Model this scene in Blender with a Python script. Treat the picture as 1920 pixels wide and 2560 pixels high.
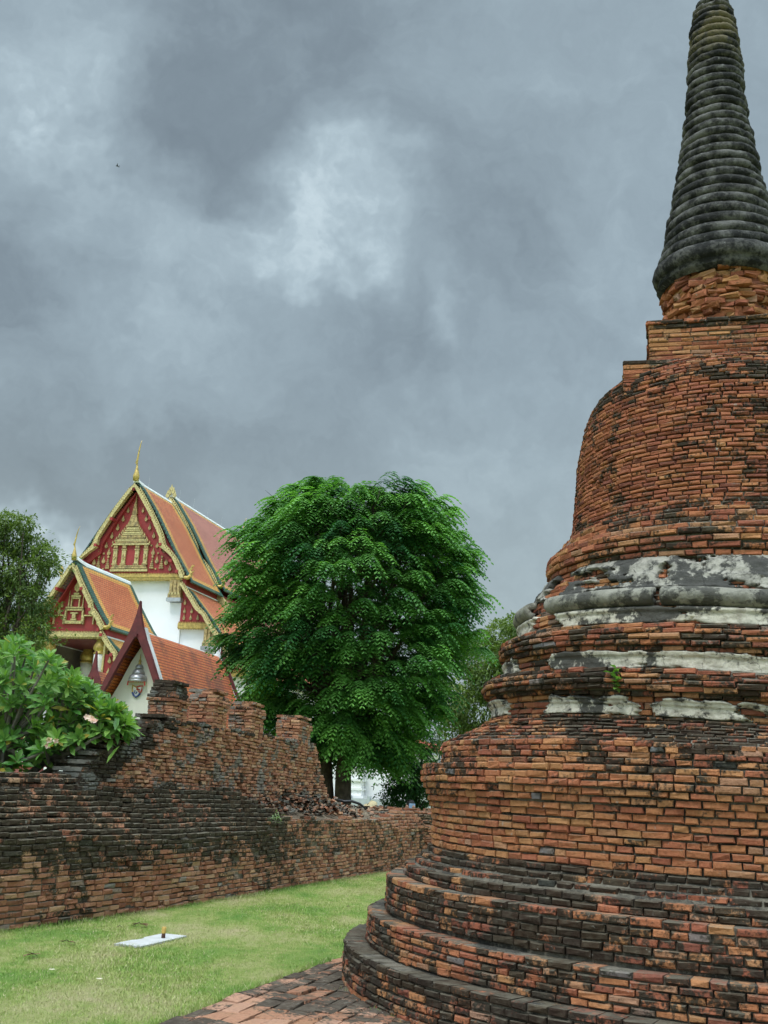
import bpy, bmesh, math, random
import numpy as np
from mathutils import Vector, Matrix
random.seed(5); RNG = np.random.default_rng(11)
scene = bpy.context.scene
for o in list(bpy.data.objects): bpy.data.objects.remove(o)
COL = scene.collection
R = math.radians

# ------------------------------------------------------------------ camera
PITCH, ROLL, FPX, HC = 0.2555, 0.0516, 2647.0, 1.6
f_ = np.array([0, math.cos(PITCH), math.sin(PITCH)]); u0 = np.array([0, -math.sin(PITCH), math.cos(PITCH)]); r0 = np.array([1., 0, 0])
cr, sr = math.cos(ROLL), math.sin(ROLL)
rx = cr*r0 + sr*u0; ux = -sr*r0 + cr*u0
cam_d = bpy.data.cameras.new('camera'); cam = bpy.data.objects.new('camera', cam_d); COL.objects.link(cam)
cam.matrix_world = Matrix(((rx[0], ux[0], -f_[0], 0), (rx[1], ux[1], -f_[1], 0), (rx[2], ux[2], -f_[2], HC), (0, 0, 0, 1)))
cam_d.sensor_fit = 'VERTICAL'; cam_d.sensor_height = 32; cam_d.lens = FPX/2560*32; cam_d.clip_end = 3000
scene.camera = cam
def ray(px, py): return f_ + rx*(px-960)/FPX + ux*(1280-py)/FPX
def at(px, py, Y):
    d = ray(px, py); return np.array([0, 0, HC]) + d*Y/d[1]
def gnd(px, py, z=0.):
    d = ray(px, py); return np.array([0, 0, HC]) + d*(z-HC)/d[2]

# ------------------------------------------------------------------ world / light
scene.view_settings.view_transform = 'Standard'; scene.view_settings.look = 'None'
scene.view_settings.exposure = 0.0; scene.view_settings.gamma = 1
SUN_EL, SUN_AZ = 58, 215      # azimuth from +Y clockwise: light comes from behind the camera, a little left
sd = bpy.data.lights.new('sun', 'SUN'); sun = bpy.data.objects.new('sun', sd); COL.objects.link(sun)
sd.energy = 1.5; sd.angle = R(14); sd.color = (1, .96, .9)
sv = Vector((math.sin(R(SUN_AZ))*math.cos(R(SUN_EL)), math.cos(R(SUN_AZ))*math.cos(R(SUN_EL)), math.sin(R(SUN_EL))))
sun.rotation_euler = sv.to_track_quat('Z', 'Y').to_euler(); sun.location = (0, 0, 60)

class NT:
    """small helper round a node tree"""
    def __init__(s, nt): s.nt = nt; s.N = nt.nodes; s.L = nt.links
    def n(s, t, **k):
        nd = s.N.new(t)
        for a, b in k.items():
            if a == 'inp':
                for q, v in b.items(): s.set(nd.inputs[q], v)
            else: setattr(nd, a, b)
        return nd
    def set(s, sock, v):
        if isinstance(v, bpy.types.NodeSocket): s.L.new(v, sock)
        else:
            if sock.type == 'RGBA' and len(v) == 3: v = (*v, 1)
            sock.default_value = v
    def m(s, op, a, b=0.0, c=None, clamp=False):
        nd = s.N.new('ShaderNodeMath'); nd.operation = op; nd.use_clamp = clamp
        s.set(nd.inputs[0], a); s.set(nd.inputs[1], b)
        if c is not None: s.set(nd.inputs[2], c)
        return nd.outputs[0]
    def mix(s, f, a, b, blend='MIX'):
        nd = s.N.new('ShaderNodeMix'); nd.data_type = 'RGBA'; nd.blend_type = blend
        s.set(nd.inputs[0], f); s.set(nd.inputs[6], a); s.set(nd.inputs[7], b); return nd.outputs[2]
    def noise(s, vec, scale, detail=4, rough=.55, dist=0.0, out=0, lac=2.0):
        nd = s.N.new('ShaderNodeTexNoise'); s.set(nd.inputs['Scale'], scale); s.set(nd.inputs['Detail'], detail)
        s.set(nd.inputs['Roughness'], rough); s.set(nd.inputs['Distortion'], dist); s.set(nd.inputs['Lacunarity'], lac)
        if vec is not None: s.L.new(vec, nd.inputs['Vector'])
        return nd.outputs[out]
    def ss(s, x, lo, hi, a=0., b=1.):
        nd = s.N.new('ShaderNodeMapRange'); nd.interpolation_type = 'SMOOTHSTEP'
        for i, v in enumerate((x, lo, hi, a, b)): s.set(nd.inputs[i], v)
        return nd.outputs[0]
    def vm(s, op, a, b, scale=None):
        nd = s.N.new('ShaderNodeVectorMath'); nd.operation = op; s.set(nd.inputs[0], a); s.set(nd.inputs[1], b)
        if scale is not None: s.set(nd.inputs['Scale'], scale)
        return nd.outputs[1] if op in ('DOT_PRODUCT', 'LENGTH') else nd.outputs[0]
    def map(s, vec, scale=(1, 1, 1), rot=(0, 0, 0), loc=(0, 0, 0)):
        nd = s.N.new('ShaderNodeMapping'); s.L.new(vec, nd.inputs[0]); nd.inputs['Scale'].default_value = scale
        nd.inputs['Rotation'].default_value = rot; nd.inputs['Location'].default_value = loc; return nd.outputs[0]
    def ramp(s, f, stops, interp='LINEAR'):
        nd = s.N.new('ShaderNodeValToRGB'); nd.color_ramp.interpolation = interp; cr_ = nd.color_ramp
        while len(cr_.elements) < len(stops): cr_.elements.new(.5)
        for e, (p, c) in zip(cr_.elements, stops): e.position = p; e.color = (*c, 1)
        s.L.new(f, nd.inputs[0]); return nd.outputs[0]

w = bpy.data.worlds.new('World'); scene.world = w; w.use_nodes = True
t = NT(w.node_tree); t.N.clear()
sky = t.n('ShaderNodeTexSky', sky_type='NISHITA', sun_disc=False, sun_elevation=R(SUN_EL), sun_rotation=R(SUN_AZ), air_density=1.5, dust_density=3)
tc = t.n('ShaderNodeTexCoord'); D = t.vm('NORMALIZE', tc.outputs['Generated'], (0, 0, 0))
sep = t.n('ShaderNodeSeparateXYZ'); t.L.new(D, sep.inputs[0])
wn = t.noise(D, 2.6, 3, .5, 0, 1)
warp = t.vm('SCALE', t.vm('SUBTRACT', wn, (.5, .5, .5)), (0, 0, 0), .28)
wf = t.vm('SCALE', t.vm('SUBTRACT', t.noise(D, 11, 4, .6, 0, 1), (.5, .5, .5)), (0, 0, 0), .17)
Dw = t.vm('ADD', t.vm('ADD', D, warp), wf)
# cloud coordinates: clouds flatten towards the horizon
def blob(px, py, rad, amp, el=1.0, base=None):
    d = ray(px, py); d = d/np.linalg.norm(d)
    v = t.vm('MULTIPLY', t.vm('SUBTRACT', base or Dw, tuple(d)), (1., 1., el))
    ln = t.vm('LENGTH', v, (0, 0, 0))
    return t.ss(ln, 0.0, rad, amp, 0.0)
nz = t.noise(t.map(Dw, (1, 1, 2.0), loc=(.3, .1, .7)), 2.3, 5, .5)
nf = t.noise(t.map(Dw, (1, 1, 1.7)), 6.5, 9, .62)
base = t.m('ADD', t.m('MULTIPLY', t.m('SUBTRACT', nz, .5), .60), t.m('MULTIPLY', t.m('SUBTRACT', nf, .5), .35))
for a in [(960, 535, .10, .17), (790, 610, .09, .09), (930, 660, .15, .08), (690, 690, .085, .17), (460, 740, .09, .15), (1110, 880, .05, .14), (1000, 540, .14, .06), (90, 300, .15, .24), (190, 400, .12, .10), (400, 640, .13, .12),
          (330, 1350, .10, .40, 1.8), (60, 1340, .12, .2, 1.6), (330, 560, .1, .10), (1320, 1250, .26, .03), (1400, 60, .2, .04), (560, 980, .12, .10, 1.5), (200, 760, .2, .06),
          (480, 330, .24, -.13), (800, 170, .26, -.11), (1240, 680, .085, -.14), (1010, 820, .11, -.15), (800, 960, .17, -.10, 1.6), (100, 560, .16, -.10), (80, 1170, .2, -.17, 1.8), (420, 1110, .16, -.08, 1.8),
          (1000, 1330, .3, -.05, 2)]:
    base = t.m('ADD', base, blob(*a))
nh = t.noise(t.map(Dw, (1, 1, 1.4), loc=(4, 2, 9)), 15.0, 7, .6)
base = t.m('ADD', base, t.m('MULTIPLY', t.m('SUBTRACT', nh, .5), t.m('MULTIPLY_ADD', t.m('MAXIMUM', base, 0.0), .9, .06)))
base = t.m('ADD', base, t.ss(base, .13, .27, 0, .07))
lum = t.m('ADD', base, .41)
front = t.ss(sep.outputs[1], -.25, .45)                    # unseen sky overhead and behind the viewer brightened to light the foreground
lum = t.m('ADD', lum, t.ss(sep.outputs[2], .66, .98, 0, .55))
lum = t.m('MAXIMUM', lum, .12)
cc = t.ramp(lum, [(0., (.165, .195, .225)), (.25, (.25, .295, .33)), (.45, (.365, .43, .47)), (.62, (.50, .58, .62)), (.80, (.70, .78, .81)), (.95, (.90, .95, .97))])
hor = t.ss(sep.outputs[2], .04, .42)
cc = t.mix(hor, t.mix(.5, cc, (.50, .555, .53)), cc)
boost = t.m('MULTIPLY_ADD', t.m('SUBTRACT', 1.0, front), 1.7, 1.0)
boost = t.m('MULTIPLY', boost, t.ss(sep.outputs[2], .70, 1.0, 1.0, 2.3))
cc = t.vm('SCALE', t.vm('MULTIPLY', cc, (.915, .985, 1.03)), (0, 0, 0), boost)
cc = t.vm('SCALE', cc, (0, 0, 0), 10.0)
final = t.mix(.95, sky.outputs[0], cc)
bg = t.n('ShaderNodeBackground', inp={'Color': final, 'Strength': .1})
t.L.new(bg.outputs[0], t.n('ShaderNodeOutputWorld').inputs[0])

# ------------------------------------------------------------------ material helpers
def newmat(name):
    m = bpy.data.materials.new(name); m.use_nodes = True; t = NT(m.node_tree); b = t.N['Principled BSDF']
    return m, t, b
def pos(t): return t.n('ShaderNodeNewGeometry').outputs['Position']
def bump(t, b, h, dist=.01, strength=1.0):
    n = t.n('ShaderNodeBump', inp={'Height': h, 'Distance': dist, 'Strength': strength}); t.L.new(n.outputs[0], b.inputs['Normal'])
def simple(name, col, rough=.7, var=.15, scale=4., metal=0., bmp=0.0, dirt=None, dirt_amt=.0):
    m, t, b = newmat(name); p = pos(t); n = t.noise(p, scale, 5, .6)
    c = t.mix(t.ss(n, .3, .7), tuple(x*(1-var) for x in col), tuple(min(1, x*(1+var)) for x in col))
    if dirt:
        d = t.noise(t.map(p, (1, 1, .35)), scale*.6, 6, .65)
        c = t.mix(t.m('MULTIPLY', t.ss(d, .5, .72), dirt_amt), c, dirt)
    t.set(b.inputs['Base Color'], c); b.inputs['Roughness'].default_value = rough; b.inputs['Metallic'].default_value = metal
    if bmp: bump(t, b, t.noise(p, scale*5, 5, .6), bmp)
    return m

def brick_mat(name, tones, plaster=0.0, moss=(.016, .016, .012), lich=.48, lit_dust_amt=.6):
    m, t, b = newmat(name)
    at_ = t.n('ShaderNodeAttribute', attribute_name='bc'); sp = t.n('ShaderNodeSeparateColor'); t.L.new(at_.outputs['Color'], sp.inputs[0])
    r1, soot, r2 = sp.outputs[0], sp.outputs[1], sp.outputs[2]
    p = pos(t)
    n1 = t.noise(p, 1.1, 4, .6); n2 = t.noise(p, 6.5, 5, .65); n3 = t.noise(p, 38, 4, .6)
    c = t.ramp(r1, tones)
    c = t.mix(t.m('MULTIPLY', t.ss(n3, .35, .75), .45), c, t.vm('SCALE', c, (0, 0, 0), .5))
    c = t.mix(t.m('MULTIPLY', t.ss(n2, .45, .75), .35), c, (.36, .20, .085))
    # black algae: drifts, blotches that cross the joints, only lightly tied to single bricks
    st = t.noise(t.map(p, (1, 1, .42), loc=(3, 1, 8)), 3.4, 6, .66)
    k = t.m('ADD', t.m('MULTIPLY', n1, .70), t.m('MULTIPLY', n2, .80)); k = t.m('ADD', k, t.m('MULTIPLY', t.m('SUBTRACT', st, .5), .7))
    k = t.m('ADD', k, t.m('MULTIPLY', t.m('SUBTRACT', n3, .5), .55)); k = t.m('ADD', k, t.m('MULTIPLY', r2, .24))
    k = t.m('ADD', k, t.m('MULTIPLY', soot, .62))
    mask = t.ss(k, 1.10, 1.27)
    mc = t.mix(t.ss(t.noise(p, 17, 3, .6), .4, .7), moss, tuple(x*2.6 for x in moss))
    c = t.mix(t.m('MULTIPLY', mask, .93), c, mc)
    # pale lichen flecks
    wl = t.m('MULTIPLY', t.ss(t.noise(t.map(p, loc=(5, 3, 1)), 19, 4, .7), .62, .72), t.ss(t.noise(p, 2.4, 2), lich, .62))
    c = t.mix(t.m('MULTIPLY', wl, .75), c, (.36, .36, .32))
    if plaster:
        pn = t.m('ADD', t.noise(t.map(p, (1, 1, 1.3), loc=(2, 7, 3)), 1.9, 6, .68), t.m('MULTIPLY', n3, .1))
        c = t.mix(t.m('MULTIPLY', t.ss(pn, .66-plaster*.1, .70-plaster*.1), .8), c, t.mix(n2, (.10, .10, .09), (.24, .235, .21)))
    # dirt, lichen and painted-in top light, paler on upward faces of ledges and treads
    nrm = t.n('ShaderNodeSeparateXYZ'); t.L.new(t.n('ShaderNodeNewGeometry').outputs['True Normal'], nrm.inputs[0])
    lit_dust = t.m('MULTIPLY', t.ss(nrm.outputs[2], .45, .85), t.ss(t.m('ADD', t.m('MULTIPLY', n2, .6), t.m('MULTIPLY', n3, .4)), .38, .58, .15, .85))
    c = t.mix(t.m('MULTIPLY', lit_dust, lit_dust_amt), c, t.mix(n2, (.085, .080, .058), (.22, .20, .155)))
    t.set(b.inputs['Base Color'], c); b.inputs['Roughness'].default_value = .93
    b.inputs['Specular IOR Level'].default_value = .2
    bump(t, b, t.m('ADD', t.m('MULTIPLY', n3, 1.), t.m('MULTIPLY', t.noise(p, 120, 3, .6), .4)), .012, .9)
    return m
T_STUPA = [(0, (.19, .066, .045)), (.2, (.28, .092, .053)), (.42, (.36, .128, .066)), (.62, (.39, .158, .072)), (.8, (.42, .205, .090)), (.955, (.34, .18, .11)), (.985, (.20, .15, .13)), (1, (.14, .145, .15))]
T_WALL = [(0, (.22, .090, .055)), (.25, (.33, .135, .080)), (.5, (.43, .20, .115)), (.75, (.37, .18, .11)), (.9, (.48, .28, .16)), (.99, (.25, .19, .15)), (1, (.3, .27, .24))]
T_PATH = [(0, (.25, .115, .07)), (.4, (.36, .18, .11)), (.7, (.44, .245, .165)), (1, (.30, .18, .13))]
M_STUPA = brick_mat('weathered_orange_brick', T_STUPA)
M_WALL = brick_mat('old_wall_brick', T_WALL, moss=(.022, .022, .014), lich=.44, lit_dust_amt=.95)
M_RUIN = brick_mat('ruined_wall_brick', T_WALL, plaster=.75, lich=.30, lit_dust_amt=.8)
M_PATH = brick_mat('worn_paving_brick', T_PATH, moss=(.032, .029, .023), lit_dust_amt=.12)
def mortar_mat(name, col, dark):
    m, t, b = newmat(name); p = pos(t)
    c = t.mix(t.ss(t.noise(p, 3, 6, .65), .42, .6), col, dark); c = t.mix(t.m('MULTIPLY', t.ss(t.noise(p, 40, 3), .5, .7), .5), c, tuple(x*1.5 for x in col))
    t.set(b.inputs['Base Color'], c); b.inputs['Roughness'].default_value = .97; bump(t, b, t.noise(p, 60, 4, .7), .02); return m
M_MORTAR = mortar_mat('dirty_mortar', (.15, .125, .085), (.04, .036, .028))
M_LEDGE = mortar_mat('sandy_ledge_mortar', (.17, .15, .115), (.035, .032, .026))
def plaster_mat(name, light, grey, black, amt):
    m, t, b = newmat(name); p = pos(t)
    n = t.noise(t.map(p, (1, 1, 1.2)), 2.6, 7, .68); n2 = t.noise(p, 11, 5, .65)
    c = t.mix(t.ss(n2, .4, .65), light, grey)
    k = t.m('ADD', n, t.m('MULTIPLY', n2, .25))
    c = t.mix(t.m('MULTIPLY', t.ss(k, .70-amt*.2, .76-amt*.2), .92), c, black)
    # cracks
    v = t.n('ShaderNodeTexVoronoi', feature='DISTANCE_TO_EDGE', inp={'Scale': 4.3}); t.L.new(t.vm('ADD', t.map(p, (1, 1, .7)), t.vm('SCALE', t.noise(p, 5, 6, .65, 0, 1), (0, 0, 0), .30)), v.inputs['Vector'])
    ck = t.m('MULTIPLY', t.ss(v.outputs[0], .0, .011, 1, 0), t.ss(t.noise(p, 1.7, 3), .42, .55))
    c = t.mix(t.m('MULTIPLY', ck, .85), c, (.03, .028, .025))
    t.set(b.inputs['Base Color'], c); b.inputs['Roughness'].default_value = .9
    bump(t, b, t.m('SUBTRACT', t.m('ADD', n2, t.m('MULTIPLY', t.noise(p, 60, 4, .7), .35)), t.m('MULTIPLY', ck, .8)), .02); return m
M_PLA_W = plaster_mat('chalky_white_plaster', (.60, .56, .47), (.38, .345, .28), (.035, .034, .031), .40)
M_PLA_G = plaster_mat('blackened_grey_plaster', (.33, .31, .265), (.17, .16, .135), (.030, .029, .026), .62)
M_TORUS = plaster_mat('smooth_grey_plaster', (.24, .23, .19), (.14, .135, .11), (.05, .048, .040), .35)
def spire_mat():
    m, t, b = newmat('blackened_spire_plaster'); p = pos(t)
    n = t.noise(p, 4.5, 6, .68); n2 = t.noise(p, 22, 5, .7); z = t.n('ShaderNodeSeparateXYZ'); t.L.new(p, z.inputs[0])
    c = t.mix(t.ss(t.m('ADD', n, t.m('MULTIPLY', n2, .4)), .60, .86), (.010, .010, .010), (.120, .115, .110))
    band = t.m('MULTIPLY', t.ss(z.outputs[2], 9.2, 9.7), t.ss(z.outputs[2], 9.95, 10.15, 1, 0))
    c = t.mix(t.m('MULTIPLY', band, t.ss(n, .42, .58)), c, (.13, .105, .06))
    c = t.mix(t.m('MULTIPLY', t.ss(t.noise(p, 9, 4, .7), .62, .7), .5), c, (.22, .23, .22))
    t.set(b.inputs['Base Color'], c); b.inputs['Roughness'].default_value = .85; b.inputs['Specular IOR Level'].default_value = .3
    bump(t, b, t.m('ADD', n2, t.m('MULTIPLY', t.noise(p, 90, 3, .7), .4)), .02); return m
M_SPIRE = spire_mat()
M_GOLD = simple('gilded_ornament', (.50, .36, .11), .42, .3, 9, .4, .004, (.16, .12, .05), .4)
M_GOLDP = simple('pale_gilded_edge', (.52, .43, .20), .5, .35, 14, .2, .006, (.22, .19, .11), .45)
M_GOLDD = simple('tarnished_gold_relief', (.42, .31, .14), .55, .45, 10, .3, .01, (.07, .06, .06), .7)
M_RED = simple('temple_red_paint', (.30, .028, .030), .6, .12, 2, 0, .003)
M_REDD = simple('dark_red_timber', (.115, .016, .018), .55, .25, 5, 0, .003)
M_WHITE = simple('white_limewash', (.80, .80, .81), .8, .035, .6, 0, .003, (.62, .62, .60), .35)
M_CREAM = simple('cream_render', (.70, .69, .63), .85, .05, 1.3, 0, .003, (.55, .54, .48), .4)
M_RIDGE = simple('white_ridge_render', (.74, .75, .76), .7, .06, 3, 0, .003, (.40, .41, .40), .5)
M_BLUEW = simple('dark_interior_plaster', (.16, .13, .11), .9, .2, 1)
M_SILVER = simple('silver_parasol_paint', (.42, .43, .45), .35, .15, 8, .5)
M_BLUE = simple('blue_shield_paint', (.02, .06, .25), .5)
M_REDB = simple('bright_red_paint', (.55, .03, .03), .5)
M_YEL = simple('yellow_shield_paint', (.62, .42, .10), .5)
def tile_mat(name, col, col2, sc=(5, 5), bmpd=.02, rough=.45, dark=0.0):
    m, t, b = newmat(name); uv = t.n('ShaderNodeUVMap', uv_map='UVMap').outputs[0]
    br = t.n('ShaderNodeTexBrick', offset=.5, inp={'Scale': 1.0, 'Mortar Size': .012, 'Mortar Smooth': .3, 'Brick Width': sc[0], 'Row Height': sc[1], 'Color1': col, 'Color2': col2, 'Mortar': tuple(x*.25 for x in col)})
    t.L.new(uv, br.inputs['Vector']); p = pos(t)
    c = t.mix(t.m('MULTIPLY', t.ss(t.noise(p, 1.1, 5, .6), .4, .68), .35), br.outputs['Color'], tuple(x*.55 for x in col))
    if dark: c = t.mix(t.m('MULTIPLY', t.ss(t.noise(t.map(p, (1, 1, .5)), 1.0, 5, .62), .47, .6), dark), c, (.035, .014, .008))
    t.set(b.inputs['Base Color'], c); b.inputs['Roughness'].default_value = rough
    s = t.n('ShaderNodeSeparateXYZ'); t.L.new(uv, s.inputs[0])
    h = t.m('SUBTRACT', 1.0, t.m('FRACT', t.m('DIVIDE', s.outputs[1], sc[1])))
    bump(t, b, t.m('ADD', h, t.m('MULTIPLY', br.outputs['Fac'], -1.)), bmpd); return m
M_TILE_F = tile_mat('terracotta_temple_tile', (.50, .125, .045), (.58, .185, .075), (.16, .12))
M_TILE_P = tile_mat('dusty_rose_temple_tile', (.47, .165, .12), (.54, .22, .16), (.16, .12))
M_TILE_Y = tile_mat('amber_border_tile', (.62, .30, .06), (.68, .36, .09), (.16, .12))
M_TILE_G = tile_mat('deep_green_border_tile', (.025, .085, .065), (.04, .12, .085), (.16, .12))
M_TILE_O = tile_mat('glazed_orange_scale_tile', (.66, .13, .030), (.82, .27, .055), (.075, .085), .06, .42, .5)

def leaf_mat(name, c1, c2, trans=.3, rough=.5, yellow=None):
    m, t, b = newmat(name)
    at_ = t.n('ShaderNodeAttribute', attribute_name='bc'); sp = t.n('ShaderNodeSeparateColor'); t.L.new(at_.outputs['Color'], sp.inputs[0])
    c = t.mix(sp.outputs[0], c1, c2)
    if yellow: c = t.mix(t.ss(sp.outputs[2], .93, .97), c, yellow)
    t.set(b.inputs['Base Color'], c); b.inputs['Roughness'].default_value = rough; b.inputs['Specular IOR Level'].default_value = .35
    tr = t.n('ShaderNodeBsdfTranslucent', inp={'Color': t.vm('MULTIPLY', c, (1.5, 1.7, .7))})
    mx = t.n('ShaderNodeMixShader', inp={0: trans}); t.L.new(b.outputs[0], mx.inputs[1]); t.L.new(tr.outputs[0], mx.inputs[2])
    t.L.new(mx.outputs[0], t.N['Material Output'].inputs[0]); return m
M_LEAF = leaf_mat('feathery_green_leaf', (.026, .105, .030), (.15, .34, .070))
M_LEAF2 = leaf_mat('olive_small_leaf', (.030, .075, .016), (.15, .21, .05))
M_LEAF3 = leaf_mat('dark_shrub_leaf', (.012, .05, .016), (.05, .15, .03))
M_PLUM = leaf_mat('glossy_oblong_leaf', (.045, .16, .032), (.20, .345, .075), .3, .4, (.40, .33, .06))
M_BARK = simple('dark_bark', (.075, .058, .042), .95, .4, 6, 0, .03)
M_BRANCH = simple('grey_branch_bark', (.16, .145, .12), .9, .3, 9, 0, .01)
M_PINK = simple('pink_blossom', (.72, .42, .40), .6, .2, 30)

# ------------------------------------------------------------------ object helpers
BASE = {}
def link(o, parent=None):
    COL.objects.link(o)
    if parent is not None: o.parent = parent
    return o
def thing(name, label, cat, loc, group=None):
    o = bpy.data.objects.new(name, None); link(o); o.location = loc; o.empty_display_size = .3
    o['label'] = label; o['category'] = cat
    if group: o['group'] = group
    BASE[o.name] = np.array(loc, float); return o
def tag(o, label=None, cat=None, group=None, kind=None):
    if label: o['label'] = label
    if cat: o['category'] = cat
    if group: o['group'] = group
    if kind: o['kind'] = kind
    return o
def basef(parent):
    return BASE.get(parent.name, np.zeros(3)) if parent is not None else np.zeros(3)
def mk(name, V, F, mats, parent=None, fm=None, smooth=False, attr=None, uv=None, origin=None):
    V = np.asarray(V, float).reshape(-1, 3); b = basef(parent) if origin is None else np.asarray(origin, float)
    me = bpy.data.meshes.new(name)
    if isinstance(F, np.ndarray):
        V2 = V-b; nf, k = F.shape
        me.vertices.add(len(V2)); me.vertices.foreach_set('co', V2.astype(np.float32).ravel())
        me.loops.add(nf*k); me.loops.foreach_set('vertex_index', F.astype(np.int32).ravel())
        me.polygons.add(nf); me.polygons.foreach_set('loop_start', np.arange(0, nf*k, k, dtype=np.int32)); me.polygons.foreach_set('loop_total', np.full(nf, k, np.int32))
        me.update(calc_edges=True)
    else: me.from_pydata((V-b).tolist(), [], F); me.update()
    for m in (mats if isinstance(mats, (list, tuple)) else [mats]): me.materials.append(m)
    if fm is not None: me.polygons.foreach_set('material_index', np.asarray(fm, np.int32))
    me.polygons.foreach_set('use_smooth', np.full(len(me.polygons), smooth))
    if attr is not None:
        a = me.attributes.new('bc', 'FLOAT_COLOR', 'FACE'); a.data.foreach_set('color', np.asarray(attr, np.float32).ravel())
    if uv is not None:
        l = me.uv_layers.new(name='UVMap'); l.data.foreach_set('uv', np.asarray(uv, np.float32).ravel())
    o = bpy.data.objects.new(name, me); link(o, parent)
    if parent is None and origin is not None: o.location = tuple(b)
    BASE[o.name] = b
    return o
class MB:
    def pieces(s, name, mats, parent=None, smooth=False):
        out = []
        for a_, b_, fa, fb in s.R:
            out.append(mk(name, s.V[a_:b_], [tuple(i-a_ for i in f) for f in s.F[fa:fb]], mats, parent, s.M[fa:fb], smooth))
        return out
    """collects boxes, prisms, tubes and lathes into one mesh"""
    def __init__(s): s.V = []; s.F = []; s.M = []; s.R = []
    def add(s, V, F, m=0):
        n = len(s.V); s.V += [tuple(v) for v in V]; s.F += [tuple(i+n for i in f) for f in F]; s.M += [m]*len(F); s.R.append((n, len(s.V), len(s.F)-len(F), len(s.F)))
    def box(s, c, sx, sy, sz, X=(1, 0, 0), Y=(0, 1, 0), Z=(0, 0, 1), m=0):
        c, X, Y, Z = map(np.array, (c, X, Y, Z)); V = [c+X*a*sx/2+Y*b*sy/2+Z*d*sz/2 for a in (-1, 1) for b in (-1, 1) for d in (-1, 1)]
        s.add(V, [(0, 1, 3, 2), (4, 6, 7, 5), (0, 4, 5, 1), (2, 3, 7, 6), (0, 2, 6, 4), (1, 5, 7, 3)], m)
    def prism(s, P0, P1, m=0):
        n = len(P0); s.add(list(P0)+list(P1), [tuple(range(n-1, -1, -1)), tuple(range(n, 2*n))]+[(i, (i+1) % n, n+(i+1) % n, n+i) for i in range(n)], m)
    def tube(s, P, Rr, seg=8, m=0, flat=None):
        P = [np.array(p, float) for p in P]; V = []
        for i, p in enumerate(P):
            d = P[min(i+1, len(P)-1)]-P[max(i-1, 0)]; d = d/(np.linalg.norm(d)+1e-9)
            a = np.array([0, 0, 1.]) if abs(d[2]) < .9 else np.array([0, 1., 0]); e = np.cross(d, a); e /= np.linalg.norm(e); g = np.cross(d, e)
            for k in range(seg):
                th = 2*math.pi*k/seg; V.append(p+Rr[i]*(math.cos(th)*e+math.sin(th)*g*(flat or 1)))
        F = [(i*seg+k, i*seg+(k+1) % seg, (i+1)*seg+(k+1) % seg, (i+1)*seg+k) for i in range(len(P)-1) for k in range(seg)]
        F += [tuple(range(seg-1, -1, -1)), tuple((len(P)-1)*seg+k for k in range(seg))]; s.add(V, F, m)
    def lathe(s, prof, c, seg=24, m=0, X=(1, 0, 0), Y=(0, 1, 0)):
        c, X, Y = map(np.array, (c, X, Y)); V = [c+X*r*math.cos(2*math.pi*k/seg)+Y*r*math.sin(2*math.pi*k/seg)+np.array([0, 0, z]) for z, r in prof for k in range(seg)]
        n = len(prof); F = [(i*seg+k, i*seg+(k+1) % seg, (i+1)*seg+(k+1) % seg, (i+1)*seg+k) for i in range(n-1) for k in range(seg)]
        F += [tuple(range(seg-1, -1, -1)), tuple((n-1)*seg+k for k in range(seg))]; s.add(V, F, m)
    def build(s, name, mats, parent=None, smooth=False, origin=None, bevel=0):
        o = mk(name, s.V, s.F, mats, parent, s.M, smooth, origin=origin)
        if bevel:
            b = o.modifiers.new('bevel', 'BEVEL'); b.width = bevel; b.segments = 2; b.limit_method = 'ANGLE'
        return o

def sett(z, a, r):
    w_ = np.interp(z, [1.92, 2.25, 3.45, 3.98], [0, 1, 1, 0]); return -w_*.047*np.minimum(r*(1+np.cos(np.asarray(a)-R(-7))), 1.35*r)
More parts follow.
